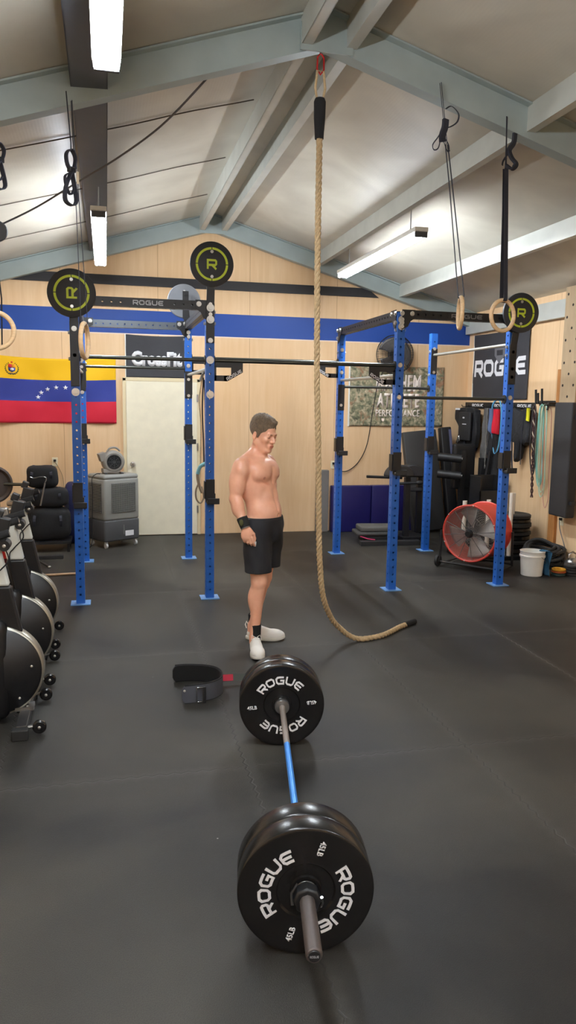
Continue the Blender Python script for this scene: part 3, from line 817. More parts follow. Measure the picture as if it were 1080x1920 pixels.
# ---------------------------------------------------------------- gymnastic rings and straps
def ring(label, top, rc, facing, wd=.034, group='gymnastic rings hung from the rafter'):
    """top: anchor on the rafter, rc: ring centre, facing: yaw of the ring's axis"""
    top = Vector(top); rc = Vector(rc)
    t = thing('gymnastic_ring', label, 'gymnastic ring', tuple(rc), 0, group)
    R = .1035; ax = Vector((math.sin(facing), -math.cos(facing), 0)); sd = Vector((0, 0, 1)).cross(ax)
    pts = [(sd*math.cos(a)+Vector((0, 0, 1))*math.sin(a))*R for a in [2*PI*i/40 for i in range(40)]]
    MB().tube(pts, .0142, 12, closed=True).build('wooden_ring', WOOD, t)
    b = top-rc; e0 = Vector((0, 0, R+.016)); e1 = Vector((0, 0, R-.016)); out = ax*.017
    up = (b-e0)
    mb = MB()
    mb.ribbon([b+ax*.008-up*.28, b+ax*.008-up*.5+ax*.004, e0+ax*.02, Vector((0, 0, R))+ax*.019, e1, Vector((0, 0, R))-ax*.019, e0-ax*.02, b-ax*.008-up*.5, b-ax*.008-up*.28], wd, .003, sd)
    mb.ribbon([b+ax*.004, b+ax*.004-up*.3], .010, .003, sd); mb.ribbon([b-ax*.004+sd*.012, b-ax*.004-up*.3], .008, .003, sd)
    mb.build('strap', STRAP, t, smooth=False)
    return t, b, sd, ax
t, b, sd, ax = ring('wooden ring seen edge-on, left of its twin under the right rafter', (2.128, 4.83, 3.86), (2.374, 4.90, 2.435), 1.25)
mb = MB(); q = Vector((2.16, 4.87, 3.56))-Vector((2.374, 4.9, 2.435))
mb.ribbon(smooth_path([q+Vector(v) for v in ((.01, 0, .03), (-.02, -.01, -.02), (-.055, -.01, -.07), (-.05, -.02, -.105), (-.02, -.02, -.09), (.005, -.01, -.02), (.035, -.02, -.09), (.06, -.01, -.10), (.055, -.01, -.06), (.015, 0, 0))], 5), .022, .005, (.5, 1, .2))
mb.ribbon(smooth_path([q+Vector(v) for v in ((.025, -.015, .09), (.02, -.02, .04), (.005, -.02, -.01), (.01, -.015, -.05))], 5), .04, .022, (1, .3, 0)); mb.build('tied_slack', STRAP, t, smooth=False, bevel=.003)
mb = MB(); mb.ribbon(smooth_path([q+Vector(v) for v in ((.02, 0, .04), (.07, 0, .055), (.115, 0, .09), (.12, 0, .14), (.07, 0, .18), (.03, 0, .16))], 6), .018, .003, (0, 1, .5)); mb.build('strap_tail', STRAP, t, smooth=False)
t, b, sd, ax = ring('wooden ring seen face-on, hanging in front of the right ball target', (2.605, 4.83, 3.70), (2.673, 4.86, 2.425), .25)
q = Vector((2.645, 4.85, 3.50))-Vector((2.673, 4.86, 2.425))
mb = MB(); mb.ribbon(smooth_path([q+Vector(v) for v in ((.04, 0, .11), (.035, 0, .05), (.005, 0, .0), (.02, -.01, -.05), (.05, -.02, -.09), (.02, -.02, -.12), (-.02, -.01, -.10))], 6), .034, .016, (1, .4, 0))
mb.ribbon(smooth_path([q+Vector(v) for v in ((.03, 0, .05), (.0, .01, -.02), (-.03, .01, -.07), (-.04, .0, -.10))], 6), .014, .004, (1, .4, 0)); mb.build('tied_slack', STRAP, t, smooth=False, bevel=.003)
ring('wooden ring cut by the left edge of the picture', (-.62, 4.83, 3.38), (-.625, 4.80, 2.20), .1)
ring('wooden ring seen edge-on against the leftmost upright', (-.165, 4.83, 3.52), (-.122, 4.88, 2.162), 1.38, .008)
def strap_bundle(x, y, z, h_, label, tagc=True):
    t = thing('coiled_strap', label, 'strap', (x, y, z), .75)
    mb = MB()
    mb.ribbon(smooth_path([(0, 0, h_*.60), (-.03, 0, h_*.72), (-.035, 0, h_*.9), (0, 0, h_), (.03, 0, h_*.88), (.02, 0, h_*.7), (0, 0, h_*.6)], 4), .030, .006, (0, 1, 0))
    mb.ribbon(smooth_path([(.0, 0, h_*.62), (-.045, 0, h_*.3), (-.05, 0, h_*.06), (0, 0, -.0), (.03, 0, h_*.1), (.02, 0, h_*.35), (0, 0, h_*.62)], 4), .034, .006, (0, 1, 0))
    mb.ribbon(smooth_path([(.0, .01, h_*.62), (.03, .01, h_*.4), (.0, .01, h_*.2), (-.03, .01, h_*.3), (-.04, .01, h_*.5), (0, .01, h_*.6)], 4), .022, .005, (0, 1, 0))
    mb.build('strap_loops', STRAP, t, smooth=False)
    mb = MB(); mb.box((0, 0, h_*.64), (.045, .03, .03)); mb.build('buckle', BLACK, t, bevel=.004)
    if tagc:
        mb = MB(); mb.box((.035, -.012, h_*.52), (.018, .002, h_*.22)); tag(mb.build('fabric_tag', mat('beige_tag', (206, 190, 160), .8), t, smooth=False), 'beige sewn tag')
    mb = MB(); mb.tube([(0, 0, h_*.98), (.0, 0, h_+.04), (.0, .03, 3.99-.29*abs(x-RX)-z+.02)], .004, 6); mb.build('hanging_cord', STRAP, t)
    return t
strap_bundle(-.172, 4.80, 2.93, .31, 'coiled black strap with a beige tag hanging under the left rafter')
strap_bundle(-.565, 4.80, 2.99, .25, 'coiled black strap at the left picture edge under the rafter', False)
hr = thing('hanging_reel', 'round dark pulley at the left picture edge below the ceiling', 'pulley', (-.80, 6.5, 3.09))
MB().lathe([(0, 0), (.07, 0), (.078, .008), (.078, .05), (.07, .058), (0, .058)], (-.01, .0, 0), (.3, -1, 0), 28).build('reel_body', mat('reel_grey', (78, 80, 84), .5), hr)
MB().tube([(0, 0, .07), (0, 0, .25), (0, 0, zc(-.80)-3.09-.002)], .006, 6).build('reel_hanger', STEEL, hr)
MB().tube([(0, 0, -.07), (.005, 0, -.15), (-.01, 0, -.25), (.01, 0, -.5), (0, 0, -.9)], .006, 6).build('pull_cord', STRAP, hr)
cb = MB().tube(smooth_path([(.743, 4.95, 3.90), (.62, 5.15, 3.80), (.396, 5.6, 3.68), (.1, 6.0, 3.56), (-.164, 6.3, 3.47), (-.5, 6.5, 3.30), (-.76, 6.5, 3.155)], 6), .007, 7).build('power_cable', mat('grey_cable', (92, 90, 92), .6), None, origin=(-.0, 5.8, 3.5))
tag(cb, 'slack grey cable looping under the left ceiling from the rafter to the pulley', 'cable')
# ---------------------------------------------------------------- sculpting by signed distance, meshed with surface nets
def V3(*a): return np.array(a, dtype=np.float32)
class SDF:
    def __init__(s, lo, hi, h):
        s.lo = np.array(lo, float); s.h = h
        s.n = [int((b-a)/h)+1 for a, b in zip(lo, hi)]
        s.ax = [(lo[i]+h*np.arange(s.n[i])).astype(np.float32) for i in range(3)]
        s.F = np.full(s.n, .2, np.float32)
    def region(s, lo, hi):
        sl = []
        for i in range(3):
            a = max(0, int((lo[i]-s.lo[i])/s.h)-1); b = min(s.n[i], int((hi[i]-s.lo[i])/s.h)+2)
            if b <= a: return None
            sl.append(slice(a, b))
        return tuple(sl)
    def apply(s, lo, hi, fn, k, op):
        m = k+.012; r = s.region([v-m for v in lo], [v+m for v in hi])
        if r is None: return
        x = s.ax[0][r[0]][:, None, None]; y = s.ax[1][r[1]][None, :, None]; z = s.ax[2][r[2]][None, None, :]
        d = fn(x, y, z); F = s.F[r]
        if op == 'sub':
            d = -d; t = np.clip(.5+.5*(F-d)/k, 0, 1); s.F[r] = F*t + d*(1-t) + k*t*(1-t)
        else:
            t = np.clip(.5+.5*(F-d)/k, 0, 1); s.F[r] = F*(1-t)+d*t-k*t*(1-t)
    def ell(s, c, r, k=.02, R=None, op='add'):
        c = np.array(c, float); r = np.array(r, float); m = max(r)
        def fn(x, y, z):
            X, Y, Z = x-c[0], y-c[1], z-c[2]
            if R is not None:
                X, Y, Z = (R[0][0]*X+R[1][0]*Y+R[2][0]*Z, R[0][1]*X+R[1][1]*Y+R[2][1]*Z, R[0][2]*X+R[1][2]*Y+R[2][2]*Z)
            k0 = np.sqrt((X/r[0])**2+(Y/r[1])**2+(Z/r[2])**2); k1 = np.sqrt((X/r[0]**2)**2+(Y/r[1]**2)**2+(Z/r[2]**2)**2)
            return (k0*(k0-1)/np.maximum(k1, 1e-6)).astype(np.float32)
        s.apply(c-m, c+m, fn, k, op)
    def cone(s, a, b, r0, r1, k=.02, op='add', flat=None):
        a = np.array(a, float); b = np.array(b, float); ba = b-a; L2 = float(ba@ba)
        def fn(x, y, z):
            X, Y, Z = x-a[0], y-a[1], z-a[2]
            h = np.clip((X*ba[0]+Y*ba[1]+Z*ba[2])/L2, 0, 1)
            return (np.sqrt((X-h*ba[0])**2+(Y-h*ba[1])**2+(Z-h*ba[2])**2)-(r0+(r1-r0)*h)).astype(np.float32)
        m = max(r0, r1)
        s.apply(np.minimum(a, b)-m, np.maximum(a, b)+m, fn, k, op)
    def clip(s, n, d, k=.003):               # keep the side where n.p < d
        x = s.ax[0][:, None, None]; y = s.ax[1][None, :, None]; z = s.ax[2][None, None, :]
        D = (n[0]*x+n[1]*y+n[2]*z-d).astype(np.float32)
        t = np.clip(.5+.5*(s.F-D)/k, 0, 1); s.F = s.F*t + D*(1-t) + k*t*(1-t)
    def mesh(s):
        F = s.F; I = F < 0
        c = I[:-1, :-1, :-1].astype(np.int8)
        for dx in (0, 1):
            for dy in (0, 1):
                for dz in (0, 1):
                    if dx+dy+dz: c = c + I[dx:F.shape[0]-1+dx, dy:F.shape[1]-1+dy, dz:F.shape[2]-1+dz]
        act = (c > 0) & (c < 8); idx = np.argwhere(act)
        vid = np.full(act.shape, -1, np.int32); vid[act] = np.arange(len(idx))
        P = np.zeros((len(idx), 3)); W = np.zeros(len(idx))
        cor = [(a, b, c_) for a in (0, 1) for b in (0, 1) for c_ in (0, 1)]
        for i in range(8):
            for j in range(i+1, 8):
                if sum(abs(a-b) for a, b in zip(cor[i], cor[j])) != 1: continue
                fa = F[idx[:, 0]+cor[i][0], idx[:, 1]+cor[i][1], idx[:, 2]+cor[i][2]]; fb = F[idx[:, 0]+cor[j][0], idx[:, 1]+cor[j][1], idx[:, 2]+cor[j][2]]
                m = (fa < 0) != (fb < 0); t = np.where(m, fa/np.where(m, fa-fb, 1), 0)
                ca = np.array(cor[i]); cb = np.array(cor[j])
                P += np.where(m[:, None], ca+(cb-ca)*t[:, None], 0); W += m
        P = P/W[:, None]; V = s.lo + (idx+P)*s.h
        faces = []
        sh = act.shape
        for axn in range(3):
            o1, o2 = [(1, 2), (2, 0), (0, 1)][axn]
            sl0 = [slice(None)]*3; sl1 = [slice(None)]*3; sl0[axn] = slice(0, -1); sl1[axn] = slice(1, None)
            a = I[tuple(sl0)]; b = I[tuple(sl1)]; e = np.argwhere(a != b)
            ok = (e[:, o1] > 0) & (e[:, o2] > 0) & (e[:, o1] < sh[o1]) & (e[:, o2] < sh[o2]); e = e[ok]
            q = []
            for d1, d2 in ((1, 1), (0, 1), (0, 0), (1, 0)):
                c_ = e.copy(); c_[:, o1] -= d1; c_[:, o2] -= d2; q.append(vid[c_[:, 0], c_[:, 1], c_[:, 2]])
            q = np.stack(q, 1); fl_ = a[e[:, 0], e[:, 1], e[:, 2]]
            q = np.where(fl_[:, None], q, q[:, ::-1]); faces.append(q)
        Q = np.concatenate(faces); Q = Q[(Q >= 0).all(1)]
        return V, Q
def laplace(V, Q, it=2, lam=.5):
    E = np.concatenate([Q[:, [0, 1]], Q[:, [1, 2]], Q[:, [2, 3]], Q[:, [3, 0]]])
    for _ in range(it):
        for l in (lam, -lam*1.02):
            S = np.zeros_like(V); C = np.zeros(len(V))
            for a, b in ((0, 1), (1, 0)):
                for k in range(3): S[:, k] += np.bincount(E[:, a], V[E[:, b], k], len(V))
                C += np.bincount(E[:, a], minlength=len(V))
            V = V + l*(S/np.maximum(C, 1)[:, None]-V)
    return V
def np_mesh(name, V, Q, mats, parent, midx=None):
    me = bpy.data.meshes.new(name)
    me.vertices.add(len(V)); me.vertices.foreach_set('co', V.astype(np.float32).ravel())
    me.loops.add(Q.size); me.loops.foreach_set('vertex_index', Q.astype(np.int32).ravel())
    me.polygons.add(len(Q)); me.polygons.foreach_set('loop_start', np.arange(0, Q.size, 4, dtype=np.int32))
    for m in mats: me.materials.append(m)
    if midx is not None: me.polygons.foreach_set('material_index', midx.astype(np.int32))
    me.update(calc_edges=True); me.validate()
    me.polygons.foreach_set('use_smooth', np.ones(len(me.polygons), bool))
    o = bpy.data.objects.new(name, me); COL.objects.link(o)
    if parent is not None: o.parent = parent
    return o

# ---------------------------------------------------------------- the person: local x = the way the chest faces, y = the person's left, z = up
FX = Vector((.727, -.687, 0)); yaw_p = math.atan2(FX.y, FX.x)
PO = Vector((1.10, 5.33, 0))
person = thing('person', 'shirtless person in black shorts and white trainers standing with head bowed', 'person', tuple(PO), yaw_p)
def head_frame():
    hy, hp, hr = math.radians(-10), math.radians(15), math.radians(0)
    Rz = np.array([[math.cos(hy), -math.sin(hy), 0], [math.sin(hy), math.cos(hy), 0], [0, 0, 1]])
    Ry = np.array([[math.cos(hp), 0, math.sin(hp)], [0, 1, 0], [-math.sin(hp), 0, math.cos(hp)]])
    return Rz @ Ry
HR = head_frame(); HC = np.array([-.004, 0, 1.580]); HS = 1.03
def hp(*p): return HC + HR @ (np.array(p, float)*HS)
def skin_material():
    m = bpy.data.materials.new('skin'); m.use_nodes = True; nt = m.node_tree; b = nt.nodes['Principled BSDF']
    tc = nt.nodes.new('ShaderNodeTexCoord'); P = tc.outputs['Object']
    n1 = noise_tex(nt, P, 6, 3); n2 = noise_tex(nt, P, 40, 3)
    c = mix(nt, maprange(nt, n1, .35, .65), lin((236, 174, 144)), lin((243, 188, 158)))
    c = mix(nt, maprange(nt, n2, .4, .7, 0, .25), c, lin((226, 152, 124)))
    def spot(c0, r, col, a, b_, c):
        v = nt.nodes.new('ShaderNodeVectorMath'); v.operation = 'SUBTRACT'; nt.links.new(P, v.inputs[0]); v.inputs[1].default_value = c0
        q = nt.nodes.new('ShaderNodeVectorMath'); q.operation = 'DIVIDE'; nt.links.new(v.outputs[0], q.inputs[0]); q.inputs[1].default_value = r
        l = nt.nodes.new('ShaderNodeVectorMath'); l.operation = 'LENGTH'; nt.links.new(q.outputs[0], l.inputs[0])
        return mix(nt, maprange(nt, l.outputs['Value'], b_, a, 0, .75), c, lin(col))
    for s_ in (-1, 1): c = spot((.068, s_*.100, 1.275), (.03, .013, .013), (190, 116, 96), .6, 1.0, c)
    c = spot(tuple(hp(.0885, 0, -.063)), (.030, .024, .0125), (196, 104, 92), .75, 1.0, c)
    nt.links.new(c, b.inputs['Base Color']); b.inputs['Roughness'].default_value = .38; b.inputs['Specular IOR Level'].default_value = .6
    b.inputs['Subsurface Weight'].default_value = .08; b.inputs['Subsurface Radius'].default_value = (.02, .008, .004); b.inputs['Subsurface Scale'].default_value = .3
    return m
SKIN = skin_material(); LIP = mat('lips', (192, 112, 98), .45); NIP = mat('areola', (196, 128, 104), .5)
def body():
    S = SDF((-.30, -.36, .05), (.24, .36, 1.76), .0048)
    # trunk
    S.ell((0, 0, .93), (.11, .16, .12), .03)
    S.ell((.004, 0, 1.03), (.108, .148, .13), .04)
    S.ell((.02, 0, 1.01), (.103, .115, .10), .04)
    S.ell((-.035, 0, 1.20), (.112, .158, .19), .05)
    S.ell((-.06, 0, 1.33), (.085, .165, .09), .05)
    for s in (-1, 1):
        S.ell((-.065, s*.125, 1.25), (.06, .05, .13), .04)                     # lats
        S.cone((-.062, s*.03, 1.455), (-.085, s*.15, 1.385), .036, .040, .03)   # traps
        S.ell((.026, s*.076, 1.297), (.050, .086, .064), .014, R=np.array([[math.cos(s*.28), -math.sin(s*.28), 0], [math.sin(s*.28), math.cos(s*.28), 0], [0, 0, 1]]))   # pecs
        S.cone((-.01, s*.03, 1.392), (-.055, s*.16, 1.402), .013, .013, .022)   # clavicle
        S.ell((-.075, s*.19, 1.335), (.064, .056, .082), .028)                  # deltoid
        S.ell((-.10, s*.09, 1.30), (.04, .07, .09), .03)                        # shoulder blade
        S.ell((.056, s*.038, 1.13), (.03, .038, .06), .03); S.ell((.068, s*.038, 1.03), (.03, .04, .06), .03)  # abdomen
    S.cone((.094, 0, 1.16), (.120, 0, 1.04), .004, .004, .02, 'sub')            # midline
    S.cone((.080, 0, 1.33), (.076, 0, 1.24), .004, .008, .02, 'sub')
    S.ell((.118, 0, 1.005), (.014, .008, .009), .008, op='sub')                # navel
    S.ell((-.005, 0, 1.35), (.068, .15, .06), .04)
    for s in (-1, 1): S.cone((.040, s*.150, 1.262), (.074, s*.055, 1.222), .004, .006, .016, 'sub')
    # neck and head
    S.cone((-.065, 0, 1.39), (-.022, 0, 1.53), .069, .059, .03)
    for s in (-1, 1): S.cone((-.02, s*.018, 1.405), (-.025, s*.052, 1.54), .012, .016, .016)
    def E(c, r, k, op='add'): S.ell(hp(*c), np.array(r)*HS, k, R=HR, op=op)
    def K(a, b, r0, r1, k, op='add'): S.cone(hp(*a), hp(*b), r0*HS, r1*HS, k, op)
    E((-.014, 0, .032), (.096, .074, .086), .02)
    E((.028, 0, -.03), (.060, .058, .080), .02)
    for s in (-1, 1):
        K((-.008, s*.054, -.056), (.060, s*.022, -.100), .023, .018, .022)
        E((.056, s*.040, -.022), (.026, .020, .022), .014)
        E((.084, s*.032, .004), (.018, .0165, .0095), .008, 'sub')
        E((.069, s*.032, .003), (.0150, .0155, .0095), .003)
        E((-.014, s*.078, -.012), (.017, .0085, .031), .007)
        E((-.010, s*.083, -.010), (.010, .005, .020), .004, 'sub')
    K((.079, -.034, .021), (.079, .034, .021), .0095, .0095, .012)
    E((.072, 0, -.098), (.018, .022, .017), .014)
    K((.083, 0, .008), (.106, 0, -.026), .0075, .011, .009)
    for s in (-1, 1): E((.093, s*.012, -.031), (.011, .0085, .008), .006)
    E((.081, 0, -.064), (.014, .028, .020), .010)
    E((.0885, 0, -.056), (.0075, .024, .0055), .005); E((.0865, 0, -.070), (.0075, .021, .0065), .005)
    E((.099, 0, -.0630), (.010, .019, .0024), .002, 'sub')
    # right arm (towards the camera) and left arm
    arms = {-1: [(-.078, -.198, 1.325), (-.096, -.228, 1.128), (-.004, -.240, .945)], 1: [(-.078, .19, 1.325), (-.14, .200, 1.125), (-.135, .19, .94)]}
    tips = {}
    for s, (sh, el, wr) in arms.items():
        sh, el, wr = map(np.array, (sh, el, wr))
        S.cone(sh, el, .052, .040, .02)
        S.ell((sh+el)/2+np.array([.016, s*.004, .0]), (.042, .044, .085), .02); S.ell((sh+el)/2+np.array([-.018, s*.010, .015]), (.040, .042, .09), .02)
        S.cone(el, wr, .040, .0285, .018)
        m = el*.72+wr*.28; S.ell(m, (.047, .044, .075), .02)
        # hand: across = knuckle line, palm normal q faces away from the camera for the right hand
        if s < 0: ac = np.array([.90, .43, 0]); q = np.array([-.43, .90, 0])
        else: ac = np.array([.95, -.3, 0]); q = np.array([-.3, -.95, 0])
        dn = np.array([.28, 0, -1.0]); dn /= np.linalg.norm(dn)
        R = np.stack([ac, q, np.cross(ac, q)], 1)
        pc = wr + dn*.055
        S.ell(pc + ac*.004, (.040, .017, .050), .012, R=R)
        S.ell(pc - ac*.012 + dn*.01, (.030, .016, .045), .012, R=R)
        for i, off in enumerate((.032, .011, -.010, -.030)):
            k0 = pc + dn*(.034-.004*abs(i-1)) + ac*off
            l1, l2, l3 = [(.040, .024, .018), (.043, .027, .019), (.040, .025, .018), (.033, .019, .016)][i]
            c1, c2, c3 = (.35, 1.0, 1.7) if i else (.25, .7, 1.2)
            u1 = dn*math.cos(c1)+q*math.sin(c1); u2 = dn*math.cos(c2)+q*math.sin(c2); u3 = dn*math.cos(c3)+q*math.sin(c3)
            k1 = k0+u1*l1; k2 = k1+u2*l2; k3 = k2+u3*l3
            S.cone(k0, k1, .0103, .0092, .004); S.cone(k1, k2, .0094, .0084, .003); S.cone(k2, k3, .0084, .0074, .003)
            tips[(s, i)] = k3
        t0 = wr + dn*.022 + ac*.020 + q*.004; t1 = wr+dn*.060+ac*.046+q*.016; t2 = wr+dn*.092+ac*.047+q*.024; t3 = wr+dn*.112+ac*.041+q*.030
        S.cone(t0, t1, .017, .0125, .010); S.cone(t1, t2, .0118, .0102, .004); S.cone(t2, t3, .0100, .0085, .003)
        tips[(s, 9)] = t3
    # legs
    legs = [((.0, -.092, .90), (.030, -.100, .515), (-.002, -.108, .105), (.10, -.14)), ((.0, .092, .90), (-.055, .105, .50), (-.160, .112, .105), (0, 0))]
    for hpj, kn, an, _ in legs:
        hpj, kn, an = map(np.array, (hpj, kn, an))
        S.cone(hpj, kn, .092, .056, .03); S.ell(hpj*.55+kn*.45+np.array([.02, 0, 0]), (.07, .07, .14), .03)
        S.cone(kn, an, .050, .034, .02)
        S.ell(kn*.70+an*.30+np.array([-.024, -.004, 0]), (.047, .052, .10), .025)
        S.ell(kn+np.array([.026, 0, .01]), (.034, .036, .042), .02)
        S.ell(kn+np.array([.022, 0, -.05]), (.022, .024, .03), .02)
        S.cone(an, an+np.array([0, 0, -.04]), .036, .036, .01)
    V, Q = S.mesh(); V = laplace(V, Q, 2, .5)
    cen = V[Q].mean(1)
    mi = np.zeros(len(Q), int)
    hl = (cen-HC) @ HR / HS
    upper = ((hl[:, 0]-.0905)/.012)**2 + (hl[:, 1]/.0235)**2 + ((hl[:, 2]+.063)/.0125)**2 < 1
    return np_mesh('body', V, Q, [SKIN, LIP, NIP], person, mi), tips
_b, tips = body()
def shorts():
    S = SDF((-.24, -.28, .55), (.24, .28, 1.03), .006)
    S.ell((.0, 0, .93), (.128, .176, .14), .03); S.ell((-.02, 0, .90), (.13, .17, .14), .03)
    S.ell((.008, 0, .985), (.118, .160, .10), .03)
    for (hx, kx) in (((0., -.088, .90), (.028, -.108, .55)), ((0., .088, .90), (-.035, .112, .55))):
        S.cone(hx, kx, .105, .098, .025)
    S.ell((.105, .005, .88), (.03, .05, .08), .03)
    rng = np.random.RandomState(3)
    x = S.ax[0][:, None, None]; y = S.ax[1][None, :, None]; z = S.ax[2][None, None, :]
    S.F = S.F + .0035*np.sin(38*y+9*z+2)*np.sin(22*z+6*x) + .002*np.sin(70*x+31*z)
    S.clip((.0, 0, 1), .988, .004); S.clip((0, 0, -1), -.594, .004)
    S.cone((0, .004, .60), (-.005, .004, .80), .012, .004, .02, 'sub')
    V, Q = S.mesh(); V = laplace(V, Q, 2)
    return np_mesh('shorts', V, Q, [mat('black_shorts', (24, 25, 31), .75, bump=.2, bscale=500)], person)
sh = shorts()
MBw = MB(); MBw.lathe([(1.0, -.012), (1.012, 0), (1.0, .012)], (0, 0, 0), (0, 0, 1), 48)
vs = [(v[0]*.121+.008, v[1]*.163, v[2]+.978) for v in MBw.v]; MBw.v = vs; wb = MBw.build('waistband', mat('waistband_black', (34, 34, 38), .7), sh)
def hair():
    S = SDF((-.16, -.13, 1.48), (.16, .13, 1.78), .0036)
    def E(c, r, k, op='add'): S.ell(hp(*c), np.array(r)*HS, k, R=HR, op=op)
    E((-.022, 0, .044), (.101, .082, .089), .01)
    E((.030, .006, .098), (.046, .056, .026), .02)
    E((-.03, 0, .09), (.075, .066, .05), .02)
    for s in (-1, 1): S.cone(hp(.012, s*.071, .03), hp(.010, s*.072, -.012), .013, .008, .01)
    # carve the face, temples, ears and nape
    E((.118, 0, -.032), (.092, .12, .110), .006, 'sub')
    for s in (-1, 1):
        E((.060, s*.085, -.010), (.040, .04, .055), .006, 'sub')
        E((-.012, s*.088, -.022), (.022, .022, .036), .004, 'sub')
    hx = hp(0, 0, -.052)
    n = HR @ np.array([.25, 0, -1.]); n /= np.linalg.norm(n)
    S.clip(n, float(n@hp(-.08, 0, -.055)), .01)
    x = S.ax[0][:, None, None]-HC[0]; y = S.ax[1][None, :, None]-HC[1]; z = S.ax[2][None, None, :]-HC[2]
    X = HR[0, 0]*x+HR[1, 0]*y+HR[2, 0]*z; Y = HR[0, 1]*x+HR[1, 1]*y+HR[2, 1]*z; Z = HR[0, 2]*x+HR[1, 2]*y+HR[2, 2]*z
    w1 = np.sin(150*Y+60*X+14*np.sin(30*X))*np.sin(40*X+20*Z); w2 = np.sin(260*Y+90*Z+8*np.sin(60*X))
    S.F = S.F + (.0032*w1+.0016*w2)*np.clip((Z-.02)/.06, .1, 1)
    V, Q = S.mesh(); V = laplace(V, Q, 1)
    return np_mesh('hair', V, Q, [mat('brown_hair', (122, 104, 84), .5, var=.35, vscale=60, stretch=(1, 3, 1), bump=.8, bscale=300)], person)
tag(hair(), 'short brown tousled hair')
BROW = mat('brow_hair', (136, 100, 78), .8)
for s in (-1, 1):
    mb = MB(); mb.tube([tuple(hp(.0895, s*.013, .0205)), tuple(hp(.0895, s*.028, .0235)), tuple(hp(.0785, s*.046, .0205))], [.0024, .0028, .0014], 6); mb.build('eyebrow', BROW, person)
    mb = MB(); mb.tube([tuple(hp(.0800, s*.020, -.001)), tuple(hp(.0845, s*.032, -.0035)), tuple(hp(.0765, s*.0435, -.001))], [.0010, .0016, .0010], 6); mb.build('eyelash', mat('lash', (100, 68, 56), .8), person)
# wrist wrap and watch strap on the right wrist
wr = Vector((-.004, -.240, .945)); el = Vector((-.096, -.228, 1.128)); d = (el-wr).normalized()
mb = MB(); mb.lathe([(.030, -.012), (.0345, -.012), (.036, .0), (.038, .03), (.0395, .055), (.0385, .062), (.03, .062)], wr, d, 32); ww = tag(mb.build('wrist_wrap', mat('black_elastic_wrap', (24, 25, 24), .8, bump=.3, bscale=300), person), 'black wrist wrap')
mb = MB(); mb.ell(wr+d*.03+Vector((.008, -.0385, 0)), (.017, .007, .024), M=None); mb.build('woven_badge', mat('olive_badge', (76, 78, 44), .8), ww)
mb = MB(); mb.lathe([(.0290, -.018), (.0335, -.018), (.0335, -.011), (.029, -.011)], wr, d, 32); mb.build('grey_band', mat('grey_band', (120, 116, 112), .7), person)
k2 = Vector(tips[(-1, 0)]); mb = MB(); mb.cyl(k2+Vector((0, 0, -.004)), k2+Vector((.004, -.002, .03)), .0102, 12); tag(mb.build('finger_tape', WHITE, person), 'white tape on a finger')
